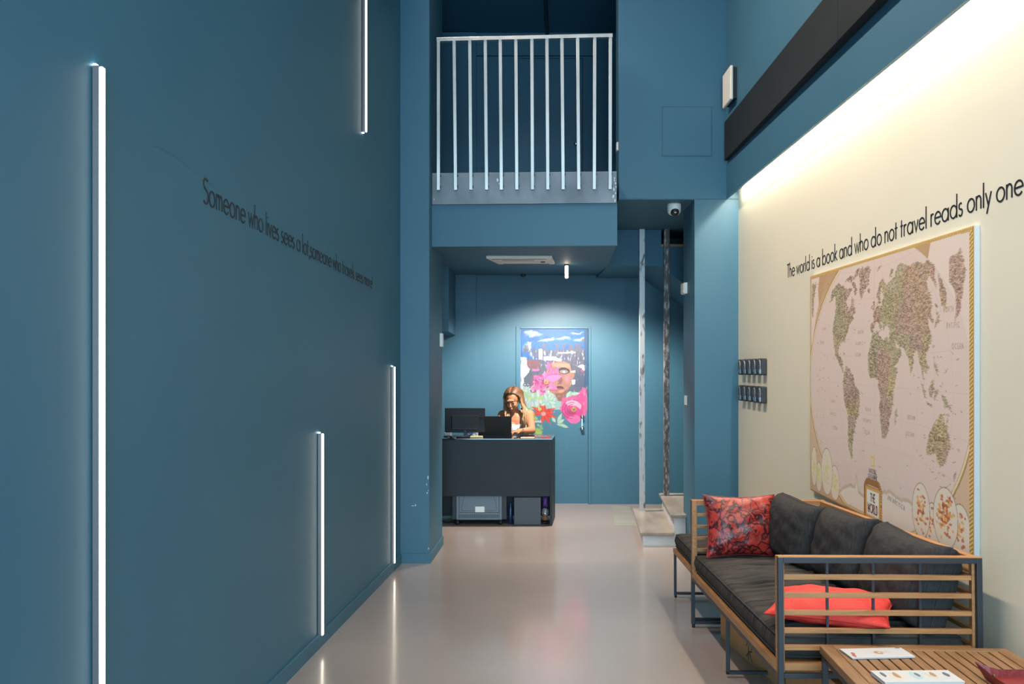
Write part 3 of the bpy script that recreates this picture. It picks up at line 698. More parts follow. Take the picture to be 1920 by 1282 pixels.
# dome security camera on the stair ceiling
cy_ = 7.50; c0 = P(1264,374,cy_)
t = Thing('security_camera', 'white dome security camera under the stair ceiling', 'security camera', (c0.x,cy_,NZ-.004))
Z0 = NZ-.004
t.part('housing', MB().lathe([(.055,Z0),(.058,Z0-.012),(.058,Z0-.05),(.052,Z0-.075),(.036,Z0-.092),(.01,Z0-.1)], c0.x, cy_, 24), M_white)
ball = t.part('eyeball', MB().ell((c0.x,cy_-.022,Z0-.066),(.040,.040,.040)), M_black)
t.part('lens', MB().ell((c0.x,cy_-.058,Z0-.082),(.010,.006,.006)), mat('lens_glint',(.6,.6,.6),.2), ball)

# ceiling cassette air conditioner
t = Thing('air_conditioner', 'white ceiling cassette air conditioner in the mezzanine soffit', 'air conditioner', (0,8,2.5))
ya_, yb2 = 7.86, 8.62
def soffp(px, y): return ((px-CX)*y/F, y)
c4 = [soffp(911,7.86), soffp(1036,7.86), soffp(1043,8.40), soffp(932,8.40)]
c4 = [(-.228,7.86),(.352,7.86),(.40,8.42),(-.13,8.42)]
z_ = lambda y: soff(y)
t.part('fascia', MB().hexa([(x,y,z_(y)-.028) for x,y in c4], [(x,y,z_(y)+.002) for x,y in c4]), M_warmwhite, bevel=.008)
t.part('air_slot', MB().hexa([(-.09,8.03,z_(8.03)-.0295),(.2,8.03,z_(8.03)-.0295),(.2,8.06,z_(8.06)-.0295),(-.09,8.06,z_(8.06)-.0295)],[(-.09,8.03,z_(8)-.02),(.2,8.03,z_(8)-.02),(.2,8.06,z_(8)-.02),(-.09,8.06,z_(8)-.02)]), M_frame)
for c in ((c4[0],c4[1]),(c4[3],c4[2])):
    (xa_,ya_),(xb_,yb_) = c; s_ = .03 if ya_ < 8 else -.05
    t.part('louvre', MB().box(xa_+.05,xb_-.05,ya_+s_,ya_+s_+.018,z_(ya_+s_)-.0305,z_(ya_+s_)-.02), M_frame)
t.part('grille', MB().box(-.12,.24,8.12,8.30,z_(8.2)-.031,z_(8.2)-.02), M_warmwhite, bevel=.003)
t.part('receiver', MB().box(.26,.30,8.10,8.22,z_(8.15)-.031,z_(8.15)-.02), M_frame)

# pendant tube lamp
lx, ly = .53, 8.72
t = Thing('ceiling_lamp', 'short glowing tube lamp hanging from the soffit over the desk', 'ceiling lamp', (lx,ly,soff(ly)))
t.part('base', MB().lathe([(.022,soff(ly)),(.022,soff(ly)-.012),(.010,soff(ly)-.016)], lx, ly, 16), M_alu)
t.part('tube', MB().lathe([(.008,soff(ly)-.014),(.016,soff(ly)-.02),(.016,2.405),(.010,2.398)], lx, ly, 16), mat('lamp_glow',(1,1,1),.5,emit=(1,.83,.62),es=14))
# smoke detector
p = P(980,519,YB)
single('smoke_detector', MB().lathe([(.028,soff(9.95)+.002),(.03,soff(9.95)-.012),(.018,soff(9.95)-.03),(.006,soff(9.95)-.034)], P(981,0,9.95).x, 9.95, 16), M_frame, 'tiny dark detector on the soffit where it meets the back wall', 'detector')

# ------------------------------------------------------------------ marble steps, slab and steel posts
def slantbox(x0,x1,y0,y1,z0,z1,sl_=.089):
    return MB().hexa([(x0,y0,z0),(x1,y0,z0),(x1+sl_*(y1-y0),y1,z0),(x0+sl_*(y1-y0),y1,z0)],[(x0,y0,z1),(x1,y0,z1),(x1+sl_*(y1-y0),y1,z1),(x0+sl_*(y1-y0),y1,z1)])
t = Thing('stair_step', 'lowest marble step of the stairs, worn brown tread over white riser', 'step', (1.2,8.2,0))
t.part('riser', slantbox(1.125,1.40,7.72,9.05,0,.088), M_marble_face)
t.part('tread', slantbox(1.096,1.392,7.69,9.07,.088,.116), M_marble, bevel=.006)
t = Thing('stair_step', 'second marble step of the stairs, beside the pier', 'step', (1.6,8.2,0))
t.part('riser', slantbox(1.395,2.0,7.73,9.05,0,.238), M_marble_face)
t.part('tread', slantbox(1.360,2.0,7.69,9.07,.240,.268), M_marble, bevel=.006)
t = Thing('stair_step', 'third step of the stairs, mostly hidden by the pier', 'step', (2.1,8.2,0))
t.part('riser', slantbox(1.72,2.4,7.86,9.0,.268,.40), M_marble_face); t.part('tread', slantbox(1.70,2.4,7.85,9.02,.40,.425), M_marble, bevel=.006)
a_, b_ = P(1152.5,986,8.685), P(1148,948.7,9.96)
single('floor_slab', MB().hexa([(.992,8.685,0),(1.20,8.685,0),(1.30,9.96,0),(1.11,9.96,0)],[(.992,8.685,.003),(1.20,8.685,.003),(1.30,9.96,.003),(1.11,9.96,.003)]), mat('grey_stone_slab', (.24,.24,.20), .35, noise=((.32,.32,.27), 3, (1,3,1), .3, .7)), 'greenish grey stone slab let into the floor before the stairs', 'stone slab')
pz = MB().beam((P(1204.2,0,8.87).x,8.87,.114),(P(1203.6,0,8.87).x,8.87,NZ),.054,.03,(0,1,0))
single('steel_post', pz, M_scuffed, 'pale scuffed steel post standing on the lowest marble step', 'post', bevel=.002)
pz = MB().beam((P(1249.2,0,8.87).x,8.87,.268),(P(1250,0,8.87).x,8.87,NZ),.054,.03,(0,1,0))
single('steel_post', pz, M_rusty, 'dark weathered steel post standing on the second marble step', 'post', bevel=.002)

# ------------------------------------------------------------------ key safes on the cream wall
def keysafe(y, z0, label):
    xw = XR(y)
    t = Thing('key_safe', label, 'key safe', (xw,y,z0), group=None)
    t.part('body', MB().box(xw-.042,xw+.001,y,y+.092,z0,z0+.122), mat_ks, bevel=.008)
    xf = xw-.042
    outl = [(y+.046+.030*math.cos(a)*1.0, z0+.066+.047*math.sin(a)) for a in np.linspace(0,2*math.pi,25)[:-1]]
    mb = MB(); n_ = len(outl)
    mb.add([(xf+.001,p,q_) for p,q_ in outl]+[(xf-.005,p,q_) for p,q_ in outl], [tuple(range(n_,2*n_))]+[(i,(i+1)%n_,n_+(i+1)%n_,n_+i) for i in range(n_)])
    cp = t.part('dial_cover', mb, mat_kc)
    dl = MB()
    for k in range(4): dl.box(xf-.0075,xf-.004,y+.036,y+.056,z0+.042+k*.015,z0+.053+k*.015)
    t.part('number_wheel', dl, M_black, cp)
    t.part('latch', MB().box(xf-.008,xf,y+.018,y+.030,z0+.012,z0+.045), M_chrome)
mat_ks = mat('dark_grey_zinc', (.035,.037,.043), .4, metal=.2); mat_kc = mat('satin_grey_cover', (.30,.30,.30), .35, metal=.5)
words_ = ['nearest to the map','second from the map','middle','second from the blue wall','nearest to the blue wall']
for row, z0 in (('upper',1.468),('lower',1.264)):
    for k in range(5): keysafe(6.47+k*.147, z0, 'dark grey key safe in the %s row, %s' % (row, words_[k]))
# ------------------------------------------------------------------ world map
MY0, MY1 = YR(1838), YR(1527)          # near and far ends along the wall
MZ1, MZ0 = P(0,517.9,MY1).z, P(0,917.7,MY1).z
MWm, MHm = MY1-MY0, MZ1-MZ0
LAND = {
 'namerica': [(-168,66),(-156,71),(-141,70),(-128,70),(-115,68),(-95,68),(-88,68),(-82,68),(-86,64),(-94,60),(-93,57),(-82,55),(-80,51),(-77,56),(-78,62),(-70,61),(-65,58),(-60,55),(-56,52),(-65,49),(-61,46),(-67,44),(-71,42),(-74,40),(-76,36),(-81,31),(-80,26),(-82,29),(-85,30),(-90,29),(-97,27),(-98,22),(-95,18),(-91,19),(-88,21),(-88,16),(-83,15),(-83,10),(-80,9),(-78,8),(-82,7),(-86,11),(-92,14),(-97,16),(-105,20),(-109,25),(-113,31),(-110,24),(-115,30),(-118,34),(-122,37),(-124,43),(-124,48),(-130,54),(-137,59),(-147,61),(-153,58),(-162,55),(-158,58),(-163,60),(-166,63)],
 'arctic': [(-125,72),(-115,73),(-100,73),(-85,74),(-80,77),(-95,78),(-115,77)], 'baffin': [(-90,72),(-78,73),(-68,69),(-62,66),(-66,62),(-74,65),(-73,68),(-85,70)], 'elles': [(-90,77),(-88,80),(-75,83),(-62,82),(-75,79),(-80,76)],
 'greenland': [(-73,78),(-60,82),(-32,83.5),(-15,81),(-20,75),(-22,70),(-33,67),(-43,60),(-50,63),(-54,69),(-58,75)],
 'samerica': [(-78,8),(-72,12),(-62,11),(-52,5),(-50,0),(-44,-2),(-35,-6),(-37,-12),(-39,-18),(-42,-23),(-48,-26),(-53,-33),(-58,-35),(-58,-38),(-63,-41),(-66,-46),(-68,-50),(-68,-54),(-73,-53),(-75,-46),(-73,-38),(-71,-30),(-70,-20),(-76,-14),(-80,-6),(-80,0),(-77,4)],
 'africa': [(-6,36),(3,37),(10,37),(11,33),(20,31),(25,32),(33,31),(35,27),(38,20),(43,12),(51,12),(46,3),(40,-4),(40,-12),(35,-20),(35,-24),(31,-30),(26,-34),(19,-35),(17,-29),(12,-18),(13,-8),(9,-1),(9,4),(2,6),(-5,5),(-9,5),(-14,10),(-17,15),(-16,22),(-11,28)],
 'madag': [(49,-12),(50,-16),(47,-25),(44,-22),(45,-16)],
 'europe': [(-9,43),(-9,37),(-5,36),(0,39),(3,43),(8,44),(12,42),(16,38),(18,40),(14,44),(19,42),(22,37),(26,40),(29,41),(36,36),(36,33),(34,28),(43,13),(52,16),(59,22),(56,26),(51,25),(49,29),(57,26),(66,25),(72,20),(77,8),(80,13),(87,21),(92,22),(95,16),(98,10),(103,1),(101,7),(100,13),(105,9),(109,12),(106,20),(111,21),(121,27),(122,31),(119,35),(122,40),(125,39),(127,35),(129,37),(128,40),(135,44),(140,50),(137,54),(142,59),(155,60),(157,51),(163,58),(170,60),(179,64),(179,69),(160,70),(140,73),(113,74),(104,78),(90,76),(75,73),(68,69),(55,69),(45,67),(40,66),(33,67),(41,67),(30,70),(25,71),(18,69),(12,65),(5,61),(7,58),(11,59),(13,56),(17,57),(18,60),(22,66),(25,65),(22,61),(28,60),(23,57),(20,54),(11,54),(8,57),(8,54),(3,51),(-4,48),(-1,44)],
 'uk': [(-5,50),(1,51),(0,54),(-3,58),(-6,57),(-4,54)], 'ireland': [(-10,52),(-6,52),(-6,55),(-9,55)], 'iceland': [(-24,65),(-19,63.5),(-14,65),(-17,66.5),(-23,66.5)],
 'nz': [(-0,0)], 'honshu': [(130,32),(136,34),(141,36),(142,43),(145,44),(141,45),(139,38),(132,35)], 'svalb': [(12,78),(22,77),(27,80),(12,80)], 'nz1': [(52,71),(58,71),(68,76),(60,76)],
 'sumatra': [(95,5),(100,2),(106,-5),(102,-4),(97,2)], 'borneo': [(109,1),(117,7),(118,1),(115,-4),(110,-3)], 'java': [(105,-6),(115,-8),(114,-9),(106,-8)], 'sulaw': [(119,0),(125,1),(122,-5),(119,-5)],
 'phil': [(120,18),(122,17),(126,7),(122,8),(120,13)], 'png': [(131,-1),(141,-3),(150,-10),(144,-8),(138,-8),(132,-4)],
 'australia': [(114,-22),(122,-18),(130,-12),(137,-12),(136,-16),(141,-17),(142,-11),(146,-19),(153,-26),(151,-34),(146,-39),(140,-37),(136,-34),(131,-31),(123,-34),(115,-34)],
 'tas': [(145,-41),(148,-41),(147,-43.5)], 'nzn': [(173,-35),(178,-38),(175,-41)], 'nzs': [(173,-41),(171,-44),(167,-46),(170,-43)],
 'cuba': [(-85,22),(-78,22),(-74,20),(-78,20)], 'srilanka': [(80,9),(82,7),(80,6)], 'taiwan': [(120,23),(122,25),(121,22)],
 'antarctica': [(-179,-78),(-150,-76),(-120,-73),(-100,-72),(-75,-72),(-62,-65),(-58,-64),(-62,-72),(-60,-76),(-35,-78),(-15,-72),(0,-70),(30,-69),(55,-66),(80,-68),(100,-66),(130,-66),(150,-68),(168,-71),(165,-78),(179,-78),(179,-90),(-179,-90)],
}
def wink(lon, lat):
    l, p = math.radians(lon), math.radians(lat); a = math.acos(max(-1,min(1,math.cos(p)*math.cos(l/2)))); s_ = math.sin(a)/a if a > 1e-6 else 1
    return (l*2/math.pi+2*math.cos(p)*math.sin(l/2)/s_)/2, (p+math.sin(p)/s_)/2
def dens(poly, st=4):
    out = []
    for i in range(len(poly)):
        (x1,y1),(x2,y2) = poly[i], poly[(i+1)%len(poly)]; n_ = max(1,int(math.hypot(x2-x1,y2-y1)/st))
        out += [(x1+(x2-x1)*k/n_, y1+(y2-y1)*k/n_) for k in range(n_)]
    return out
MGW, MGH = 700, 464
ocean = sr(216,194,181)
mc = Canvas(MGW, MGH, 0, MWm, 0, MHm, sr(207,176,146))      # x: metres from the far end, y: metres down from the top
S_ = MWm/2/2.571*.995; SY_ = S_*1.08; ox, oy = MWm/2, math.pi/2*SY_-.012
prj = lambda lon,lat: (ox+wink(lon,lat)[0]*S_, oy-wink(lon,lat)[1]*SY_)
# corner fields: darker tan towards the corners, printed
rr = np.minimum(np.minimum(mc.X, MWm-mc.X), 9)
mc.blend(np.clip(1-mc.Y/.35,0,1)*.6, sr(170,128,82)); mc.blend(np.clip((mc.Y-MHm+.2)/.25,0,1)*.5, sr(178,140,92))
oval = [prj(-180,la) for la in range(90,-91,-3)]+[prj(180,la) for la in range(-90,91,3)]
grow = lambda pts,k: [(ox+(x-ox)*k, oy+(y-oy)*k) for x,y in pts]
mc.poly(grow(oval,1.03), sr(170,132,88)); mc.poly(grow(oval,1.018), sr(226,204,160)); mc.poly(grow(oval,1.004), sr(176,142,104))
mc.poly(oval, ocean)
# upper corner insets
for pts in ([(MWm-.52,.0),(MWm-.02,.02),(MWm-.02,.42),(MWm-.07,.52),(MWm-.16,.52),(MWm-.30,.26),(MWm-.44,.08)],[(.02,.02),(.26,.02),(.2,.12),(.1,.26),(.04,.40),(.02,.42)]):
    mc.poly(pts, sr(222,200,186)); 
mc.poly([(MWm-.60,.0),(MWm-.36,.0),(MWm-.40,.10),(MWm-.47,.09)], sr(186,150,110))
mc.poly([(.17,.0),(.30,.0),(.16,.2),(.14,.1)], sr(186,150,110))
mc.poly(oval, ocean)
for lo in range(-180,181,30): mc.line([prj(lo,la) for la in range(-88,89,4)], .0028, sr(200,178,164), .55)
for la in range(-60,81,20): mc.line([prj(lo,la) for lo in range(-180,181,6)], .0028, sr(200,178,164), .55)
land = np.zeros(mc.X.shape, bool)
wobx = (mc.smooth_noise(60,21)-.5)*.03; woby = (mc.smooth_noise(60,22)-.5)*.03
X0_, Y0_ = mc.X, mc.Y
mc.X = X0_+wobx; mc.Y = Y0_+woby
ins_ant = None
for k_, poly in LAND.items():
    if len(poly) < 3: continue
    pts = [prj(*p) for p in dens(poly)]
    m_ = mc.inside(pts)
    if k_ == 'antarctica': ins_ant = m_
    else: land |= m_
# inset lands
land |= mc.inside([(MWm-.20,.10),(MWm-.10,.07),(MWm-.07,.16),(MWm-.10,.30),(MWm-.15,.36),(MWm-.15,.24),(MWm-.2,.20)])
land |= mc.inside([(MWm-.30,.15),(MWm-.24,.20),(MWm-.22,.3),(MWm-.28,.28)]) | mc.inside([(.03,.05),(.10,.05),(.07,.14),(.05,.24),(.03,.26)])
mc.X, mc.Y = X0_, Y0_
# country tints
sx_ = rng.random((230,2))*[MWm,MHm]; tint = [sr(206,186,146),sr(196,186,148),sr(208,178,154),sr(212,192,146),sr(202,174,156),sr(198,188,156),sr(210,184,166)]
best = np.full(mc.X.shape, 9.); idc = np.zeros(mc.X.shape, int)
for i,(a_,b_) in enumerate(sx_):
    d_ = (mc.X+wobx-a_)**2+(mc.Y+woby-b_)**2; k_ = d_ < best; best[k_] = d_[k_]; idc[k_] = i
tc_ = np.array([tint[i%7] for i in range(230)])[idc]
mc.im[land] = (tc_*.93)[land]
lon_c = (mc.X-ox)/S_
mc.blend((land&(lon_c>.9)&(mc.Y>oy*.05)&(mc.Y<oy*.62)).astype(float)*.55, sr(206,166,150))
mc.blend((land&(lon_c<-1.0)&(mc.Y<oy)).astype(float)*.4, sr(192,184,146))
if ins_ant is not None:
    ia = ins_ant&mc.inside(oval); mc.blend(ia.astype(float), sr(226,208,194))
    ed = ia&~(np.roll(ia,6,0)&np.roll(ia,-3,1)&np.roll(ia,3,1)); mc.blend(ed.astype(float)*.6, sr(176,150,112))
# printed place names: short dashes, dense on land, spilling off the coasts
ii = np.argwhere(land); pick = ii[rng.integers(0,len(ii),15500)]
ink = [sr(96,80,52),sr(120,92,60),sr(84,84,60),sr(140,104,76),sr(104,76,62)]
for r_,c0_ in pick:
    L_ = int(rng.integers(2,8)); sgn = int(rng.integers(-1,2)); col_ = np.array(ink[int(rng.integers(0,5))])
    reddish = 1.0 if mc.X[r_,c0_] < ox*1.1 else .78
    for k_ in range(L_):
        r2_ = r_+(sgn*k_)//5; c2_ = c0_+k_
        if 0 <= r2_ < MGH and 0 <= c2_ < MGW: mc.im[r2_,c2_] = mc.im[r2_,c2_]*(1-.62*reddish)+col_*.62*reddish
for k_ in range(420):
    a_, b_ = rng.random()*MWm*.9+MWm*.05, rng.random()*MHm*.85
    if rng.random() < .8 and not (a_ < .25 or (a_ > 1.45 and b_ > .45)): continue
    n_ = int(rng.integers(2,7)); dy_ = (rng.random()-.5)*.02
    mc.line([(a_,b_),(a_+n_*.004,b_+dy_)], .0032, sr(130,108,88), .7)
def mtext(txt, x, y, h, colr, wd=.1, stretch=1, ang=0, gap=.045, a=1):
    lay, tot = layout(txt, gap)
    ca_, sa_ = math.cos(ang), math.sin(ang)
    for ch, x0_, g in lay:
        for st in g:
            mc.line([(x+((x0_+p-tot/2)*h*stretch)*ca_+q_*h*sa_, y+((x0_+p-tot/2)*h*stretch)*sa_-q_*h*ca_) for p,q_ in st], h*wd, colr, a)
for tx_, lo, la, h_ in [('NORTH',-35,36,.016),('ATLANTIC',-38,28,.016),('OCEAN',-40,20,.016),('SOUTH',-15,-18,.016),('ATLANTIC',-17,-26,.016),('OCEAN',-18,-34,.016),('INDIAN',80,-18,.018),('OCEAN',80,-28,.018),
                        ('NORTH',163,38,.02),('PACIFIC',163,30,.02),('OCEAN',163,20,.02),('SOUTH',-110,-15,.016),('PACIFIC',-112,-24,.016),('OCEAN',-110,-34,.016),('NORTH',-150,36,.014),('PACIFIC',-150,26,.014)]:
    mtext(tx_, *prj(lo,la), h_, sr(168,140,116), .16, 1, 0, .35)
mtext('AUSTRALIA', *prj(134,-25), .016, sr(110,74,60), .18, 1, .0, .2)
# oval thematic insets, lower corners
def theme(cx_, cy_, rx, ry, col1, col2, n_):
    mc.ell(cx_, cy_, rx+.004, ry+.004, sr(150,128,104)); m_ = mc.ell(cx_, cy_, rx, ry, sr(226,206,186))
    for k_ in range(n_):
        a_ = rng.normal()*rx*.35; b_ = rng.normal()*ry*.35-ry*.1
        if (a_/rx)**2+(b_/ry)**2 < .7: mc.ell(cx_+a_, cy_+b_, .007+.007*rng.random(), .004+.004*rng.random(), [col1,col2][k_%2], .8, 0, .01)
gy, oy2 = sr(214,206,110), sr(200,200,130); o1, o2 = sr(222,160,80), sr(176,84,40)
for (a_,b_,rx,ry) in [(.155,1.19,.05,.085),(.42,1.185,.07,.095),(.07,1.14,.05,.115),(.29,1.14,.09,.13)]: theme(a_,b_,rx,ry,gy,oy2,34)
for (a_,b_,rx,ry,n_) in [(1.60,1.185,.065,.095,26),(1.84,1.165,.085,.11,26),(1.49,1.14,.085,.115,50),(1.715,1.13,.105,.12,90)]:
    theme(a_,b_,rx,ry,o1,o2,n_)
# title cartouche
ca_x, ca_y = .955, MHm-.088
for k_ in range(60):
    t_ = k_/60*2*math.pi; rx, ry = .098, .100
    px_ = ca_x+max(-1,min(1,1.25*math.cos(t_)))*rx; py_ = ca_y+max(-1,min(1,1.25*math.sin(t_)))*ry
    mc.ell(px_, py_, .016, .016, sr(150,104,56)); mc.ell(px_+.004, py_-.004, .006, .006, sr(222,192,140))
mc.poly([(ca_x-.098,ca_y-.082),(ca_x+.098,ca_y-.082),(ca_x+.098,ca_y+.082),(ca_x-.098,ca_y+.082)], sr(176,126,62))
mc.poly([(ca_x-.090,ca_y-.075),(ca_x+.090,ca_y-.075),(ca_x+.090,ca_y+.075),(ca_x-.090,ca_y+.075)], sr(206,160,96))
mc.poly([(ca_x-.076,ca_y-.062),(ca_x+.076,ca_y-.062),(ca_x+.076,ca_y+.062),(ca_x-.076,ca_y+.062)], sr(236,222,210))
mtext('THE', ca_x, ca_y-.008, .038, sr(96,40,38), .16, 1.0); mtext('WORLD', ca_x, ca_y+.048, .042, sr(96,40,38), .16, .92)
mtext('NATIONAL', .955, 1.058, .022, sr(70,62,56), .15, .95); mtext('GEOGRAPHIC', .955, 1.086, .022, sr(70,62,56), .15, .85)
for p4 in ([(.938,.975),(.972,.975),(.972,1.02),(.938,1.02)],): mc.line(p4+[p4[0]], .008, sr(224,186,70))
mtext('ANTARCTICA', 1.235, 1.160, .018, sr(120,100,88), .18, 1, .10, .55)
# printed border: rope pattern on the right and top, thin on the left and bottom
bx = mc.X; by = mc.Y
def band(mask, coord, per):
    ph = (coord % per)/per
    mc.blend(mask.astype(float), sr(186,138,66)); mc.blend((mask&(ph<.45)).astype(float), sr(226,196,132)); mc.blend((mask&(ph>.8)).astype(float), sr(120,78,36))
band((bx > MWm-.034)&(bx < MWm-.008), by+(bx-MWm)*.6, .016)
band((by < .016)&(bx<MWm-.008), bx+by*.6, .014)
mc.blend((bx > MWm-.008).astype(float), sr(200,150,80)); mc.blend((bx < .007).astype(float), sr(190,140,84)); mc.blend((by > MHm-.008).astype(float), sr(160,116,62)); mc.blend((by < .004).astype(float), sr(220,178,110))
mc.blend(((by > MHm-.018)&(by < MHm-.014)).astype(float), sr(190,150,96))
wm = Thing('world_map', 'large antique-style world map on a white-edged board above the sofa', 'map', (XR(MY0),MY0,MZ0))
TK = .024
ZT0, ZT1 = P(0,422.5,MY0).z, MZ1; ZB0, ZB1 = P(0,1075,MY0).z, MZ0       # near/far heights of the top and bottom edge
bq = [(XR(MY0)-TK,MY0),(XR(MY0)-.001,MY0),(XR(MY1)-.001,MY1),(XR(MY1)-TK,MY1)]
wm.part('board', MB().hexa([(bq[0][0],MY0,ZB0),(bq[1][0],MY0,ZB0),(bq[2][0],MY1,ZB1),(bq[3][0],MY1,ZB1)],[(bq[0][0],MY0,ZT0),(bq[1][0],MY0,ZT0),(bq[2][0],MY1,ZT1),(bq[3][0],MY1,ZT1)]), mat('white_board_edge', (.40,.42,.43), .5))
grid_mesh('map_print', MGW, MGH, lambda u,v: np.stack([XR(MY1-u*MWm)-TK-.0008, MY1-u*MWm, (ZT1+(ZT0-ZT1)*u)*(1-v)+(ZB1+(ZB0-ZB1)*u)*v],1), np.clip(mc.im*1.22,0,.88), pigment_mat('map_ink', .5), wm.o, wm.loc)

# ------------------------------------------------------------------ cushions
def pillow_mesh(w_, h_, t_, nx=34, nz=34, pe=.42, pinch=.07, wr=.004, sag=0, seed=0, corner=2.4):
    """soft square pillow in the x-z plane, thickness along y, resting on z=0"""
    r_ = np.random.default_rng(seed); mb = MB(); V = []; Fc = []
    ph = r_.random(8)*6.28
    def pt(u, v, s):
        x = u*w_/2*(1-pinch*(1-v*v)**1.0*abs(u)); z = v*h_/2*(1-pinch*(1-u*u)*abs(v))
        th = max(0,(1-abs(u)**corner))*max(0,(1-abs(v)**corner)); y = s*t_/2*th**pe
        k_ = th**.3
        y += s*k_*wr*(math.sin(9*u+5*v+ph[0]+2*math.sin(4*v+ph[3]))+.7*math.sin(13*v-6*u+ph[1])+.6*math.sin(21*u*v+ph[2]))
        z -= sag*(1-u*u)*(.5+.5*v)
        return (x, y, z+h_/2)
    us = np.sin(np.linspace(-math.pi/2, math.pi/2, nx)); vs_ = np.sin(np.linspace(-math.pi/2, math.pi/2, nz))
    for s in (-1,1):
        for v in vs_:
            for u in us: V.append(pt(u,v,s))
    n_ = nx*nz
    for j in range(nz-1):
        for i in range(nx-1):
            a_ = j*nx+i; Fc.append((a_,a_+1,a_+nx+1,a_+nx)); b_ = n_+a_; Fc.append((b_,b_+nx,b_+nx+1,b_+1))
    mb.add(V, Fc, True)
    rim = [pt(u,-1,1) for u in us]+[pt(1,v,1) for v in vs_[1:]]+[pt(u,1,1) for u in us[::-1][1:]]+[pt(-1,v,1) for v in vs_[::-1][1:-1]]
    return mb, rim
def boxcushion(w_, d_, h_, nx, ny, rip, seed=0, r=.03):
    """mattress-like cushion: w along x, d along y, rounded edges, ripples across; base at z=0"""
    V = []; Fc = []; r_ = np.random.default_rng(seed); ph = r_.random(6)*6.28
    prof = [(-r*1.0,0.0),(-r*.3,.2*r),(0,r),(0.004,h_*.5),(0,h_-r),(-r*.3,h_-.25*r),(-r,h_)]
    # concentric rings: side profile, then the top grid
    def outline(off, z, n1, n2):
        x0, x1, y0, y1 = -off, w_+off, -off, d_+off
        c = []
        for i in range(n1): c.append((x0+(x1-x0)*i/n1, y0, z))
        for i in range(n2): c.append((x1, y0+(y1-y0)*i/n2, z))
        for i in range(n1): c.append((x1-(x1-x0)*i/n1, y1, z))
        for i in range(n2): c.append((x0, y1-(y1-y0)*i/n2, z))
        return c
    rings = [outline(o_, z_, nx, ny) for o_, z_ in prof]
    m_ = len(rings[0])
    for k_, rg in enumerate(rings): V += rg
    for k_ in range(len(rings)-1):
        for i in range(m_): Fc.append((k_*m_+i, k_*m_+(i+1)%m_, (k_+1)*m_+(i+1)%m_, (k_+1)*m_+i))
    Fc.append(tuple(range(m_-1,-1,-1)))
    base = (len(rings)-1)*m_
    # top grid shares the last ring
    idx = {}
    x0, x1, y0, y1 = r, w_-r, r, d_-r
    for i in range(nx): idx[(i,0)] = base+i
    for j in range(ny): idx[(nx,j)] = base+nx+j
    for i in range(nx): idx[(nx-i,ny)] = base+nx+ny+i
    for j in range(ny): idx[(0,ny-j)] = base+2*nx+ny+j
    for j in range(1,ny):
        for i in range(1,nx):
            x = x0+(x1-x0)*i/nx; y = y0+(y1-y0)*j/ny
            e_ = min(1, 4*i/nx, 4*(nx-i)/nx, 6*j/ny, 6*(ny-j)/ny)
            z = h_+.012*e_+rip*e_*((math.sin(y*6.28/.078+1.0*math.sin(x*6+ph[0])+2.4*math.sin(y*5+ph[1]))*(.6+.4*math.sin(x*5+y*9+ph[2]))+.45*math.sin(y*6.28/.037+1.6*math.sin(x*9+ph[3]))))
            idx[(i,j)] = len(V); V.append((x,y,z))
    for j in range(ny):
        for i in range(nx): Fc.append((idx[(i,j)],idx[(i+1,j)],idx[(i+1,j+1)],idx[(i,j+1)]))
    mb = MB(); mb.add(V, Fc, True)
    return mb, [outline(-.004,h_-.012,6,8), outline(-.004,.012,6,8)]

# ------------------------------------------------------------------ sofa
SF = Matrix.Translation((.985,3.31,zf(3.31)))@Euler((-RAMP,0,-.0175)).to_matrix().to_4x4()
def place(o, M): o.matrix_basis = M
sofa = Thing('outdoor_sofa', 'teak and dark steel framed sofa with slatted arms under the map', 'sofa', local=True)
place(sofa.o, SF)
SL, SD, SH = 1.79, .75, .72
zsl = [.639,.572,.507,.441,.378]
def arm(y0, s, nm):       # s=+1: steel on the low-y side
    ys = (y0, y0+.02) if s > 0 else (y0-.02, y0)
    yw = (y0+.02, y0+.045) if s > 0 else (y0-.045, y0-.02)
    st = MB().box(0,.020,*ys,.02,SH-.004).box(SD-.020,SD,*ys,.02,SH-.004).box(.02,SD-.02,*ys,SH-.024,SH-.004).box(.02,SD-.02,*ys,.272,.290).box(.02,SD-.02,*ys,.02,.035)
    ar = sofa.part('arm_frame', st, M_frame, bevel=.0015)
    for x in (.012, SD-.012): sofa.part('foot', MB().lathe([(.009,0),(.009,.02)], x, (ys[0]+ys[1])/2, 10), M_black, ar)
    wd = MB().box(0,.028,*yw,.27,SH-.001).box(SD-.030,SD,*yw,.27,SH-.001)
    sofa.part('arm_post', wd, M_wood, ar, bevel=.002)
    sofa.part('arm_rail', MB().box(0,SD,ys[0],ys[1],SH-.004,SH+.001).box(.028,SD-.03,*yw,SH-.028,SH-.001), M_woodx, ar, bevel=.001)
    for z in zsl: sofa.part('slat', MB().box(.028,SD-.030,yw[0]+.002,yw[1]-.003,z-.009,z+.009), M_woodx, ar, bevel=.0015)
    sofa.part('slat', MB().box(.028,SD-.030,yw[0],yw[1],.295,.322), M_woodx, ar, bevel=.0015)
    yr = yw[1]+.003 if s > 0 else yw[0]-.003
    for x in (.195,.366,.54): sofa.part('rod', MB().box(x-.0045,x+.0045,yr-.0045,yr+.0045,.30,SH-.02), M_frame, ar)
arm(0, 1, 'near'); arm(SL, -1, 'far')
sofa.part('front_rail', MB().box(-.002,.026,.045,SL-.045,.288,.320), M_wood, bevel=.002)
sofa.part('back_rail', MB().box(SD-.03,SD,.045,SL-.045,SH-.035,SH-.003), M_wood, bevel=.002)
for z in zsl: sofa.part('back_slat', MB().box(SD-.026,SD-.006,.045,SL-.045,z-.009,z+.009), M_wood, bevel=.0015)
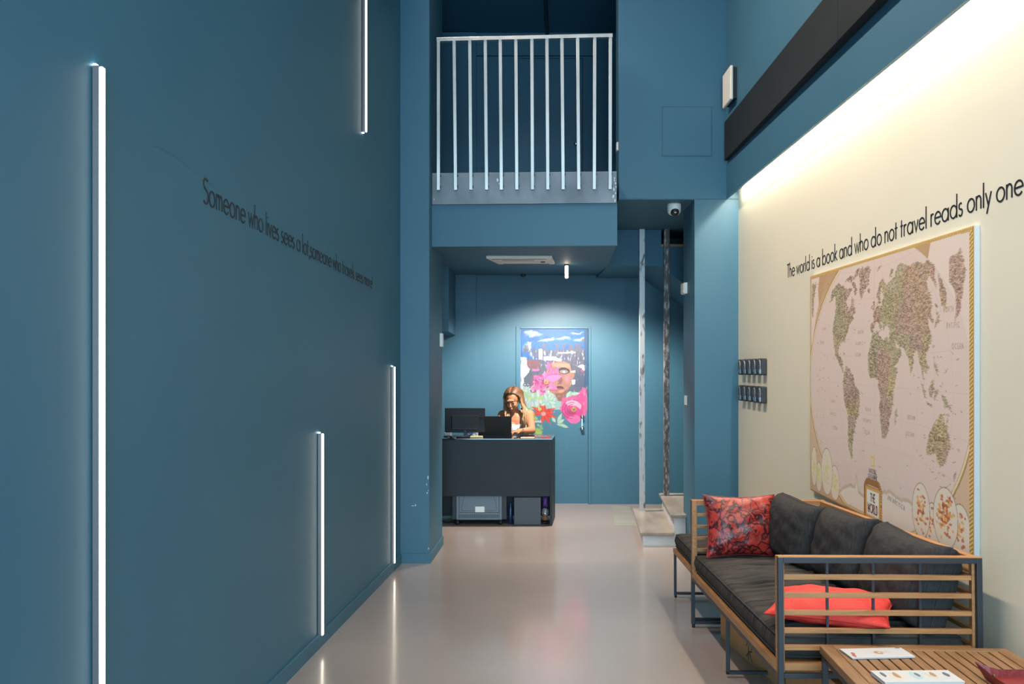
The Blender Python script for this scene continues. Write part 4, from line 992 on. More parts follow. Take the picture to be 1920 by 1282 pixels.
sofa.part('seat_frame', MB().box(0,.02,.02,SL-.02,.268,.288).box(SD-.02,SD,.02,SL-.02,.268,.288).box(SD-.03,SD-.002,.045,SL-.045,.288,.320), M_frame)
for k in range(9):
    y = .09+k*.2; sofa.part('seat_slat', MB().box(.026,SD-.03,y-.03,y+.03,.296,.316), M_woodx)
sofa.part('leg', MB().box(0,.016,.875,.895,.015,.27).box(0,SD,.875,.895,.015,.03).box(SD-.016,SD,.875,.895,.015,.27), M_frame, bevel=.0015)
# seat mattress
mb, loops = boxcushion(.69, 1.67, .098, 26, 220, .016, 3)
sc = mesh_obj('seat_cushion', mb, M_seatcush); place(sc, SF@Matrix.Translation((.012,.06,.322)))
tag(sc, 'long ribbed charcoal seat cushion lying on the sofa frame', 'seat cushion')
pm = MB(); 
for lp_ in loops: pm.tube(lp_, .0035, 6, closed=True)
mesh_obj('piping', pm, M_piping, sc)
# back cushions
def pil(name, label, cat, w_, h_, t_, M, material, pip=None, group=None, **kw):
    mb, rim = pillow_mesh(w_, h_, t_, **kw)
    o = mesh_obj(name, mb, material); place(o, M); tag(o, label, cat, group)
    if pip: mesh_obj('piping', MB().tube(rim, .004, 6, closed=True), pip, o)
    return o
Rz90 = Matrix.Rotation(-math.pi/2, 4, 'Z')
def backc(yc, lean, yaw, roll, w_, h_, label, seed, dx=0, dz=0):
    M = SF@Matrix.Translation((.545+dx,yc,.428+dz))@Matrix.Rotation(yaw,4,'Z')@Matrix.Rotation(lean,4,'Y')@Matrix.Rotation(math.pi/2,4,'Z')@Matrix.Rotation(roll,4,'Y')
    pil('back_cushion', label, 'cushion', w_, h_, .22, M, M_cush, M_piping, 'charcoal back cushions on the sofa', pe=.30, pinch=.03, wr=.0022, seed=seed, corner=3.4, sag=.012)
backc(1.44, .12, .13, -.03, .54, .335, 'charcoal back cushion at the far end, partly behind the patterned red pillow', 1, dx=-.055)
backc(.90, .20, .02, .03, .55, .34, 'charcoal back cushion in the middle of the three', 2, dx=-.005)
backc(.345, .26, .04, -.03, .57, .335, 'charcoal back cushion nearest the slatted near arm', 3, dx=.025)
# red patterned pillow
M_redp = mat('red_crackle_leather', (.42,.035,.022), .38, bump=.3, bscale=40)
nt = M_redp.node_tree; b_ = nt.nodes['Principled BSDF']
tc = nt.nodes.new('ShaderNodeTexCoord')
nz = nt.nodes.new('ShaderNodeTexNoise'); nz.inputs['Scale'].default_value = 9; nz.inputs['Detail'].default_value = 3
mx = nt.nodes.new('ShaderNodeMixRGB'); mx.inputs[0].default_value = .22
nt.links.new(tc.outputs['Object'], nz.inputs['Vector']); nt.links.new(tc.outputs['Object'], mx.inputs[1]); nt.links.new(nz.outputs['Color'], mx.inputs[2])
cols = []
for sc_, w0 in ((13,.030),(27,.045)):
    vo = nt.nodes.new('ShaderNodeTexVoronoi'); vo.feature = 'DISTANCE_TO_EDGE'; vo.inputs['Scale'].default_value = sc_
    cr = nt.nodes.new('ShaderNodeValToRGB'); cr.color_ramp.elements[0].position = w0; cr.color_ramp.elements[1].position = w0+.06
    cr.color_ramp.elements[0].color = (.0,.0,.0,1); cr.color_ramp.elements[1].color = (1,1,1,1)
    nt.links.new(mx.outputs[0], vo.inputs['Vector']); nt.links.new(vo.outputs['Distance'], cr.inputs[0]); cols.append(cr)
n2 = nt.nodes.new('ShaderNodeTexNoise'); n2.inputs['Scale'].default_value = 7
cr2 = nt.nodes.new('ShaderNodeValToRGB'); cr2.color_ramp.elements[0].position = .42; cr2.color_ramp.elements[1].position = .56
nt.links.new(tc.outputs['Object'], n2.inputs['Vector']); nt.links.new(n2.outputs[0], cr2.inputs[0])
mxa = nt.nodes.new('ShaderNodeMath'); mxa.operation = 'MAXIMUM'; nt.links.new(cols[1].outputs[0], mxa.inputs[0]); nt.links.new(cr2.outputs[0], mxa.inputs[1])
mu_ = nt.nodes.new('ShaderNodeMath'); mu_.operation = 'MULTIPLY'; nt.links.new(mxa.outputs[0], mu_.inputs[0]); nt.links.new(cols[0].outputs[0], mu_.inputs[1])
mc_ = nt.nodes.new('ShaderNodeMixRGB'); mc_.inputs[1].default_value = (.035,.006,.01,1); mc_.inputs[2].default_value = (.36,.030,.020,1)
nt.links.new(mu_.outputs[0], mc_.inputs[0]); nt.links.new(mc_.outputs[0], b_.inputs['Base Color'])
M = SF@Matrix.Translation((.245,1.575,.432))@Matrix.Rotation(.06,4,'Z')@Matrix.Rotation(-.24,4,'X')
pil('throw_pillow', 'dark red leather pillow with a black crackle pattern against the far arm', 'pillow', .40, .34, .13, M, M_redp, mat('dark_red_piping',(.2,.015,.015),.5), pe=.5, pinch=.10, wr=.004, seed=5)
M_coral = mat('coral_red_cotton', (.62,.028,.022), .7, noise=((.72,.05,.035), 12, (1,1,3), .3, .7), bump=.5, bscale=28)
M = SF@Matrix.Translation((.195,.075,.468))@Matrix.Rotation(-.47,4,'Z')@Matrix.Rotation(-1.45,4,'X')
pil('throw_pillow', 'bright coral red pillow slumped behind the slats of the near arm', 'pillow', .45, .33, .11, M, M_coral, mat('coral_piping',(.5,.03,.02),.7), pe=.5, pinch=.08, wr=.0025, seed=6)

# ------------------------------------------------------------------ bench beyond the sofa
BM = Matrix.Translation((1.030,5.14,zf(5.14)))@Euler((-RAMP,0,-.03)).to_matrix().to_4x4()
bn = Thing('bench', 'low teak and steel bench behind the far arm of the sofa', 'bench', local=True); place(bn.o, BM)
bn.part('rail', MB().box(0,.03,0,.72,.285,.316).box(.66,.69,0,.72,.285,.316), M_wood, bevel=.002)
bn.part('cross_rail', MB().box(.03,.66,0,.03,.285,.316).box(.03,.66,.69,.72,.285,.316), M_woodx, bevel=.002)
for y in (.02,.69): bn.part('leg', MB().box(.002,.018,y,y+.018,.015,.285).box(.67,.686,y,y+.018,.015,.285).box(.018,.67,y,y+.018,.018,.034), M_frame, bevel=.0015)
for y in (.029,.699):
    for x in (.012,.676): bn.part('foot', MB().lathe([(.008,0),(.008,.017)], x, y, 10), M_black)
for k in range(4): bn.part('seat_slat', MB().box(.03,.66,.10+k*.15,.18+k*.15,.290,.312), M_woodx)
mb, loops = boxcushion(.66, .70, .098, 24, 26, .001, 9)
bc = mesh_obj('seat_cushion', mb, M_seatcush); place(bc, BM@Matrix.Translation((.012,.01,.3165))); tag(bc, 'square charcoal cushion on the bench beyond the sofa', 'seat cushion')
pm = MB()
for lp_ in loops: pm.tube(lp_, .0035, 6, closed=True)
mesh_obj('piping', pm, M_piping, bc)

# ------------------------------------------------------------------ cardboard boxes under the sofa
def cbox(name, label, x0, y0, wx, ly, h, yaw):
    z0 = zf(y0+ly/2)
    t = Thing(name, label, 'cardboard box', local=True); place(t.o, Matrix.Translation((x0,y0,z0))@Euler((-RAMP,0,yaw)).to_matrix().to_4x4())
    t.part('carton', MB().box(0,wx,0,ly,0,h), M_card, bevel=.003)
    t.part('flap', MB().box(.0,wx/2-.002,.0,ly,h,h+.003).box(wx/2+.002,wx,.0,ly,h,h+.003), M_card)
    t.part('tape', MB().box(wx/2-.025,wx/2+.025,-.0006,ly+.0006,h+.003,h+.0036).box(wx/2-.025,wx/2+.025,-.0008,.0,h*.7,h+.003), mat('brown_tape',(.30,.17,.07),.35))
    return t
ca = cbox('cardboard_box', 'long brown cardboard box under the middle of the sofa', 1.205, 4.02, .42, .86, .225, .085)
g = MB()
fnb = lambda x,y,d: Vector((-.0006-.0006*d, .42-x, y))
for st in ([(0,.02),(0,.10)],[(0,.10),(.04,.095),(.045,.07),(0,.06)],[(.015,.06),(.05,.02)],[(-.03,.03),(-.005,.05)],[(.01,.12),(.05,.12)],[(-.03,.08),(.0,.12)]):
    ribbon(g, st, .006, fnb)
ca.part('printed_mark', g, M_black, ca.o)
cb = cbox('cardboard_box', 'brown cardboard box under the near end of the sofa', 1.235, 3.36, .40, .60, .225, .05)

# ------------------------------------------------------------------ slatted coffee table
TM = Matrix.Translation((1.107,3.235,zf(3.0)))@Euler((0,0,-.055)).to_matrix().to_4x4()
ct = Thing('coffee_table', 'slatted teak coffee table with dark steel legs in front of the sofa arm', 'coffee table', local=True); place(ct.o, TM)
TH = .412; TWd = .655; TL = .86
ct.part('frame', MB().box(0,.045,-TL,0,TH-.028,TH).box(TWd-.045,TWd,-TL,0,TH-.028,TH), M_table, bevel=.003)
ct.part('end_rail', MB().box(.045,TWd-.045,-.035,0,TH-.028,TH).box(.045,TWd-.045,-TL,-TL+.04,TH-.028,TH).box(.045,TWd-.045,-.415,-.375,TH-.028,TH-.001), M_tablex, bevel=.003)
npl = 15; pw = (TWd-.09)/npl
for k in range(npl):
    x = .045+k*pw
    ct.part('slat', MB().box(x+.003,x+pw-.003,-.375,-.036,TH-.022,TH-.002), M_table, bevel=.0015)
    ct.part('slat', MB().box(x+.003,x+pw-.003,-TL+.041,-.416,TH-.022,TH-.002), M_table, bevel=.0015)
ct.part('under_frame', MB().box(.004,.022,-TL+.01,-.01,TH-.048,TH-.028).box(TWd-.022,TWd-.004,-TL+.01,-.01,TH-.048,TH-.028).box(.022,TWd-.022,-.028,-.010,TH-.048,TH-.028).box(.022,TWd-.022,-TL+.01,-TL+.028,TH-.048,TH-.028), M_frame)
for x in (.004,TWd-.024):
    for y in (-.03,-TL+.01): ct.part('leg', MB().box(x,x+.02,y,y+.02,.0 if y < -.1 else -.005,TH-.048), M_frame, bevel=.0015)
ct.part('stretcher', MB().box(.024,TWd-.024,-.028,-.014,.02,.035).box(.024,TWd-.024,-TL+.012,-TL+.026,.02,.035), M_frame)
# magazines: rectangles from photo corners on the table plane
TZ = zf(3.0)+TH
def ontable(px, py, z=TZ): Yq = (CH-z)*F/(py-HY); return Vector(((px-CX)*Yq/F, Yq, z))
def leafstack(name, label, corners, h, mats, seed, th=.0022, art=None):
    A, B, C, D = [ontable(*c) for c in corners]      # far-left, far-right, near-right, near-left
    cen = (A+B+C+D)/4; t = Thing(name, label, 'magazine', tuple(cen))
    ux = ((B-A)+(C-D)).normalized(); wx = ((B-A).length+(C-D).length)/2; vy = Vector((-ux.y,ux.x,0)); dy = abs((A-D).dot(vy)+(B-C).dot(vy))/2
    fr = lambda x,y,z: cen+ux*(x*wx/2)+vy*(y*dy/2)+Vector((0,0,z))
    mb = MB(); mb.hexa([fr(-1,-1,0),fr(1,-1,0),fr(1,1,0),fr(-1,1,0)],[fr(-1,-1,h),fr(1,-1,h),fr(1,1,h),fr(-1,1,h)])
    t.part('pages', mb, M_paper); 
    mb = MB(); mb.hexa([fr(-1.01,-1.01,h),fr(1.01,-1.01,h),fr(1.01,1.01,h),fr(-1.01,1.01,h)],[fr(-1.01,-1.01,h+.0012),fr(1.01,-1.01,h+.0012),fr(1.01,1.01,h+.0012),fr(-1.01,1.01,h+.0012)])
    cvp = t.part('cover', mb, M_paper2)
    r_ = random.Random(seed)
    for ia_, (cx_, cy_, rx, ry, m_) in enumerate(art or []):
        mb = MB(); pts = [(cx_+rx*math.cos(a)*(.75+.4*r_.random()), cy_+ry*math.sin(a)*(.75+.4*r_.random())) for a in np.linspace(0,6.28,11)[:-1]]
        vv = [fr(x,y,h+.0011) for x,y in pts]+[fr(x,y,h+.0014+.0002*ia_) for x,y in pts]; n_ = len(pts)
        mb.add(vv, [tuple(range(n_,2*n_))]+[(i,(i+1)%n_,n_+(i+1)%n_,n_+i) for i in range(n_)])
        t.part('cover_print', mb, m_, cvp)
    return t
M_paper = mat('white_paper', (.50,.51,.53), .6); M_paper2 = mat('glossy_cover', (.52,.53,.55), .4)
M_brown = mat('brown_print', (.34,.20,.12), .5); M_pale = mat('pale_print', (.55,.50,.44), .5); M_blu = mat('blue_print', (.35,.48,.55), .5); M_redprint = mat('red_print', (.40,.10,.08), .5); M_greyp = mat('grey_print', (.12,.12,.14), .5)
leafstack('magazine', 'white magazine with a small brown cover picture, alone on the table near the sofa arm', [(1573,1218.5),(1688,1216.5),(1716,1233),(1600,1236)], .004, None, 1,
          art=[(.05,.05,.24,.42,M_pale),(.05,.0,.17,.34,M_brown),(.09,.05,.08,.14,M_pale),(.38,.15,.14,.22,M_pale),(-.85,-.55,.05,.30,M_redprint),(-.80,-.1,.06,.2,M_redprint),(.86,.86,.10,.05,M_greyp),(.55,-.7,.10,.06,M_pale)])
leafstack('brochure_stack', 'stack of white brochures near the front edge of the table', [(1640,1264),(1779,1264),(1806,1285),(1652,1287)], .012, None, 2,
          art=[(-.52,.1,.17,.7,M_pale),(-.50,.15,.08,.5,M_brown),(.0,.1,.14,.65,M_blu),(.05,.2,.05,.4,M_greyp),(.42,.2,.15,.6,M_pale),(.45,.15,.08,.45,M_brown),(.80,.2,.06,.4,M_greyp),(-.82,.3,.05,.4,M_greyp)])
# red leather tray with pinched corners
c0 = ontable(1838,1271); M_leather = mat('red_leather', (.20,.018,.020), .45, bump=.2, bscale=60)
tr = Thing('leather_tray', 'dark red leather tray with a snapped corner on the table edge', 'tray', (c0.x,c0.y-.005,TZ))
mb = MB(); sz = .22; hh = .038; V = []; n_ = 9
def trz(u, v):     # u,v 0..1, rim rises towards edges
    return u, v
ring0 = [(0,0),(1,0),(1,1),(0,1)]
bx0, by0 = c0.x+.012, c0.y-.205
def rimpt(k, lvl):
    # square outline with outward peaks at the corners
    s = k % 4
    return s
inner = []; outer = []
for s,(ax,ay,bx_,by_) in enumerate([(0,0,1,0),(1,0,1,1),(1,1,0,1),(0,1,0,0)]):
    for i in range(8):
        t_ = i/8; x = ax+(bx_-ax)*t_; y = ay+(by_-ay)*t_
        cdist = min(t_,1-t_)*2; pk_ = max(0,1-cdist*3.2)
        ox_, oy_ = x-.5, y-.5
        L_ = max(abs(ox_),abs(oy_)); k_ = 1+.06*(1-pk_)+.22*pk_
        inner.append(Vector((bx0+x*sz*.9, by0+y*sz*.9, TZ+.001)))
        outer.append(Vector((bx0+.45*sz+ox_*sz*.9*k_, by0+.45*sz+oy_*sz*.9*k_, TZ+.030+.016*pk_-(.0 if pk_ else .004))))
m_ = len(inner)
thk = Vector((0,0,.003))
V = inner+outer+[p+thk for p in inner]+[p*1.0+thk for p in outer]
Fc = [tuple(range(m_-1,-1,-1)), tuple(range(2*m_,3*m_))]
for i in range(m_):
    j = (i+1)%m_
    Fc += [(i,j,m_+j,m_+i),(2*m_+i,3*m_+i,3*m_+j,2*m_+j),(m_+i,m_+j,3*m_+j,3*m_+i)]
tr.part('tray_body', MB().add(V, Fc), M_leather, bevel=.001)
for (cx_,cy_) in [(bx0-.004,by0+sz*.9-.02)]:
    tr.part('snap', MB().lathe([(.007,0),(.006,.003),(.002,.004)],0,0,12,Matrix.Translation((bx0+.018,by0+sz*.9*.9,TZ+.016))@Matrix.Rotation(math.radians(-90),4,'Y')), mat('brass_snap',(.25,.16,.09),.35,metal=.8))
# ------------------------------------------------------------------ reception desk
dy = 8.69; dzt = .845; dxr = P(1031,0,dy).x; dyb = 9.24; sld = .10
dxl = XW+.02
dk = Thing('reception_desk', 'black reception desk with a glossy top and an open bottom', 'desk', (0,9,0))
def sx(x, y): return x+sld*(y-dy)
dk.part('front_panel', MB().box(dxl,dxr,dy,dy+.02,.287,dzt-.012), M_desk, bevel=.001)
dk.part('side_panel', MB().foot([(dxr+.0005,dy-.004),(dxr+.022,dy-.004),(sx(dxr+.022,dyb),dyb),(sx(dxr,dyb),dyb)], 0, dzt-.012), M_desk, bevel=.001)
dk.part('side_panel', MB().box(dxl,dxl+.02,dy+.021,dyb,0,dzt-.012), M_desk)
dk.part('desk_top', MB().foot([(dxl,dy-.004),(dxr+.022,dy-.004),(sx(dxr+.022,dyb),dyb),(dxl,dyb)], dzt-.011, dzt), M_glass_top, bevel=.001)
dk.part('back_panel', MB().box(dxl+.021,sx(dxr,dyb)-.01,dyb-.06,dyb-.045,.02,.45), M_black)
# low cabinet and cubby under the desk
x0, x1 = P(964,0,dy+.02).x, P(1014,0,dy+.02).x
cbn = Thing('low_cabinet', 'small black cabinet standing under the right side of the desk', 'cabinet', (x0,dy,0))
cbn.part('body', MB().box(x0+.002,x1-.002,dy+.041,9.10,.0,.280), M_desk)
cbn.part('door', MB().box(x0,x1,dy+.022,dy+.040,.008,.272), mat('charcoal_front',(.040,.043,.050),.45), bevel=.0015)
# things in the cubby
bx0 = x1+.014; bx1 = dxr-.008
bag = MB().add(*(lambda m: (m.v,m.f))(pillow_mesh(bx1-bx0-.004,.13,.16,16,14,.4,.1,.01,seed=4)[0]), True)
for i in range(len(bag.v)): bag.v[i] = (bag.v[i][0]+(bx0+bx1)/2, bag.v[i][1]+dy+.16, bag.v[i][2]+.158)
single('bag', bag, mat('purple_fabric',(.10,.03,.22),.6,noise=((.17,.06,.32),14,(1,1,1),.3,.7),bump=.6,bscale=50), 'purple bag stuffed under the right end of the desk', 'bag')
def crumple(cx_, cy_, cz_, rx, ry, rz, seed, n=14):
    r_ = random.Random(seed); mb = MB().ell((cx_,cy_,cz_),(rx,ry,rz),n,10)
    mb.v = [((x-cx_)*(.8+.35*r_.random())+cx_,(y-cy_)*(.8+.35*r_.random())+cy_,(z-cz_)*(.85+.25*r_.random())+cz_) for x,y,z in mb.v]; mb.s = [False]*len(mb.f); return mb
cxm = (bx0+bx1)/2
single('crumpled_bag', crumple(cxm,dy+.13,.115,.036,.05,.042,1), mat('silver_foil',(.6,.62,.66),.35,metal=.5), 'crumpled silvery white bag below the purple bag', 'bag')
single('crumpled_bag', crumple(cxm-.004,dy+.12,.055,.034,.05,.022,2), mat('orange_paper',(.42,.17,.06),.6), 'small crumpled orange brown bag at the bottom of the desk cubby', 'bag')
single('crumpled_bag', crumple(cxm+.002,dy+.13,.017,.036,.06,.016,3), mat('dark_plastic',(.03,.03,.04),.3), 'dark plastic bag on the floor of the desk cubby', 'bag')
# blue item in the dark gap
x0_, x1_ = P(952.5,0,dy+.1).x, P(962,0,dy+.1).x
single('water_bottle', MB().lathe([(.018,0),(.024,.01),(.024,.15),(.012,.18),(.010,.20),(.010,.215)], (x0_+x1_)/2, dy+.12, 16), mat('blue_bottle',(.012,.03,.09),.2), 'dark blue bottle in the gap beside the server cabinet', 'bottle')
# server cabinet
rk = Thing('server_cabinet', 'grey metal server cabinet on casters under the desk', 'server cabinet', (-.3,8.9,0))
M_rack = mat('blue_grey_metal',(.14,.175,.21),.45,metal=.15); M_rackd = mat('dark_rack_metal',(.018,.02,.026),.5)
rx0, rx1 = P(855.6,0,dy+.04).x, P(941,0,dy+.04).x; ry = dy+.045
rz0 = P(0,974.3,ry).z; rz1 = .32
rk.part('cabinet_body', MB().box(rx0-.040,rx1+.045,ry+.03,9.12,rz0,rz1+.1), M_rackd)
fr_ = MB().box(rx0,rx0+.026,ry,ry+.03,rz0,rz1).box(rx1-.026,rx1,ry,ry+.03,rz0,rz1).box(rx0+.026,rx1-.026,ry,ry+.03,rz0,rz0+.07)
rk.part('front_frame', fr_, M_rack, bevel=.002)
pn = rk.part('door_panel', MB().box(rx0+.029,rx1-.029,ry+.004,ry+.03,rz0+.072,rz1), M_rack)
fy = lambda x,y,d: Vector((x, ry+.003-.001*d, y))
xm = (rx0+rx1)/2; g = MB()
ol = [(xm-.125,rz1),(xm-.150,rz1-.06),(xm-.170,rz0+.115)]+arc(xm-.150,rz0+.105,.02,.018,180,270,5)+arc(xm+.150,rz0+.105,.02,.018,270,360,5)+[(xm+.170,rz0+.115),(xm+.150,rz1-.06),(xm+.125,rz1)]
ribbon(g, ol, .003, fy); rk.part('panel_groove', g, M_rackd, pn)
rk.part('label_plate', MB().box(P(891,0,ry).x,P(908.5,0,ry).x,ry+.001,ry+.004,P(0,960,ry).z,P(0,949.5,ry).z), mat('white_label',(.85,.86,.88),.5), pn)
vt = MB()
for k in range(30):
    x = rx0+.032+k*(rx1-rx0-.064)/29; vt.box(x-.0028,x+.0028,ry-.001,ry+.001,rz0+.018,rz0+.052)
rk.part('vent', vt, M_rackd)
for x in (rx0+.012, rx1-.012, rx0-.02, rx1+.02):
    for y in ((ry+.03,) if rx0 < x < rx1 else (9.08,)):
        c = rk.part('caster', MB().box(x-.012,x+.012,y-.01,y+.02,.045,rz0), M_black)
        rk.part('wheel', MB().beam((x-.016,y-.006,.024),(x+.016,y-.006,.024),.02,.02) if False else MB().tube([(x-.014,y-.004,.0245),(x+.014,y-.004,.0245)],.0245,16), M_black, c)
# ------------------------------------------------------------------ desk equipment
M_mon = mat('black_monitor_plastic',(.011,.012,.015),.5,noise=((.015,.016,.019),5,(1,1,1),.3,.7),spec=.25)
my = 8.90; m0, m1 = P(834,0,my), P(909.5,0,my); mz1, mz0 = P(0,764.8,my).z, P(0,810.8,my).z
mn = Thing('monitor', 'black computer monitor on the desk seen from behind', 'monitor', ((m0.x+m1.x)/2,my,dzt))
mn.part('casing', MB().box(m0.x,m1.x,my,my+.022,mz0,mz1), M_mon, bevel=.006)
hs = mn.part('rear_housing', MB().box(m0.x+.065,m1.x-.065,my-.022,my+.001,mz0+.028,mz1-.07), M_mon, bevel=.008)
mn.part('port_row', MB().box(m0.x+.07,m1.x-.07,my-.024,my-.020,mz0+.034,mz0+.040), M_black, hs)
xc_ = P(872,0,my).x
mn.part('stand_neck', MB().box(xc_-.014,xc_+.014,my-.006,my+.012,dzt+.008,mz0+.06), M_black, bevel=.003)
mn.part('stand_base', MB().box(xc_-.085,xc_+.085,my-.06,my+.07,dzt,dzt+.010), M_black, bevel=.004)
# laptop
lx0, lx1 = -.335, P(959,0,8.93).x; lyh = 8.96
lt = Thing('laptop', 'black laptop open on the desk in front of the woman', 'laptop', ((lx0+lx1)/2,lyh,dzt))
lzt = P(0,780,8.90).z
lt.part('base', MB().hexa([(lx0,lyh,dzt),(lx1,lyh,dzt),(lx1+.01,lyh+.21,dzt),(lx0+.01,lyh+.21,dzt)],[(lx0,lyh,dzt+.018),(lx1,lyh,dzt+.018),(lx1+.01,lyh+.21,dzt+.018),(lx0+.01,lyh+.21,dzt+.018)]), M_mon, bevel=.002)
dl_ = -.06
lt.part('screen_lid', MB().hexa([(lx0,lyh-.008,dzt+.012),(lx1,lyh-.008,dzt+.012),(lx1,lyh,dzt+.012),(lx0,lyh,dzt+.012)],[(lx0,lyh-.008+dl_,lzt),(lx1,lyh-.008+dl_,lzt),(lx1,lyh+dl_,lzt),(lx0,lyh+dl_,lzt)]), mat('matt_laptop_lid',(.009,.011,.013),.5), bevel=.003)
lt.part('display', MB().hexa([(lx0+.012,lyh+.0005,dzt+.03),(lx1-.012,lyh+.0005,dzt+.03),(lx1-.012,lyh+.001,dzt+.03),(lx0+.012,lyh+.001,dzt+.03)],[(lx0+.012,lyh+.0005+dl_*.93,lzt-.012),(lx1-.012,lyh+.0005+dl_*.93,lzt-.012),(lx1-.012,lyh+.001+dl_*.93,lzt-.012),(lx0+.012,lyh+.001+dl_*.93,lzt-.012)]), mat('laptop_display',(.02,.02,.02),.3,emit=(.7,.8,1),es=.25))
lt.part('keyboard', MB().box(lx0+.03,lx1-.03,lyh+.03,lyh+.12,dzt+.018,dzt+.0195), M_black)
# yellow notepad, glasses, tissue pack, papers
a0, a1 = P(882,0,8.80).x, P(905,0,8.80).x
np_ = Thing('notepad', 'yellow notepad on the desk by the monitor foot', 'notepad', (a0,8.8,dzt))
np_.part('pages', MB().box(a0,a1,8.76,8.86,dzt,dzt+.012), mat('yellow_paper',(.62,.52,.22),.6)); np_.part('cover', MB().box(a0,a1,8.76,8.86,dzt+.012,dzt+.014), mat('yellow_cover',(.72,.62,.30),.5))
gl = Thing('glasses', 'folded dark glasses lying on the desk by the notepad', 'glasses', (P(885,0,8.87).x,8.87,dzt+.0))
gx = P(884,0,8.89).x
gl.part('rim', MB().tube([(gx-.03+.022*math.cos(a),8.892,dzt+.022+.018*math.sin(a)) for a in np.linspace(0,6.28,17)[:-1]],.0025,6,closed=True).tube([(gx+.025+.022*math.cos(a),8.892,dzt+.022+.018*math.sin(a)) for a in np.linspace(0,6.28,17)[:-1]],.0025,6,closed=True).tube([(gx-.008,8.892,dzt+.026),(gx+.003,8.892,dzt+.026)],.0022,6), M_black)
gl.part('temple', MB().tube([(gx-.052,8.892,dzt+.026),(gx-.05,8.93,dzt+.022),(gx+.04,8.95,dzt+.004)],.002,6), M_black)
b0, b1 = P(878.5,0,9.02).x, P(896,0,9.02).x
tp_ = Thing('tissue_pack', 'white and blue tissue pack standing under the monitor', 'tissue pack', (b0,9.02,dzt))
tz1 = P(0,802,9.02).z
tp_.part('carton', MB().box(b0,b1,9.0,9.06,dzt,tz1), mat('white_carton',(.6,.65,.7),.5), bevel=.002); tp_.part('blue_band', MB().box(b0+.012,b0+.045,8.998,9.0,dzt+.02,tz1-.006), mat('blue_band',(.05,.18,.48),.5))
a0, a1 = P(976,0,8.82).x, P(1001,0,8.82).x
single('paper_sheet', MB().foot([(a0,8.75),(a1,8.75),(a1+.01,8.88),(a0+.005,8.88)],dzt,dzt+.002), mat('pink_paper',(.58,.36,.28),.6), 'pale pink sheet lying on the right side of the desk top', 'sheet')
a0, a1 = P(1002,0,8.95).x, P(1026,0,8.95).x
single('booklet', MB().foot([(a0,8.86),(a1,8.86),(a1+.01,9.02),(a0+.01,9.02)],dzt,dzt+.004), mat('dark_red_cover',(.13,.03,.03),.3), 'dark red booklet at the right end of the desk top', 'booklet')
# cables behind monitor
cb_ = MB()
for k,(xa_,xb_) in enumerate([(-.66,-.50),(-.62,-.42),(-.68,-.55)]):
    cb_.tube([(xa_,8.95,dzt+.004),(xa_+.05,8.84+.03*k,dzt+.012),((xa_+xb_)/2,8.80+.02*k,dzt+.006),(xb_,8.9,dzt+.012)],.004,6)
single('cable', cb_, M_black, 'black cables trailing over the desk beside the monitor', 'cable')
b0, b1 = P(833,0,9.0).x, P(846,0,9.0).x
single('card_reader', MB().box(b0,b1,8.98,9.06,dzt,dzt+.04), mat('grey_plastic',(.25,.28,.32),.4), 'small grey device at the left end of the desk', 'device', bevel=.006)
cbm = MB().tube([(-.72,8.98,.004),(-.64,8.86,.006),(-.58,8.90,.006),(-.56,8.80,.006),(-.50,8.86,.006)],.006,6)
single('cable', cbm, M_black, 'black cable coiled on the floor under the desk', 'cable')

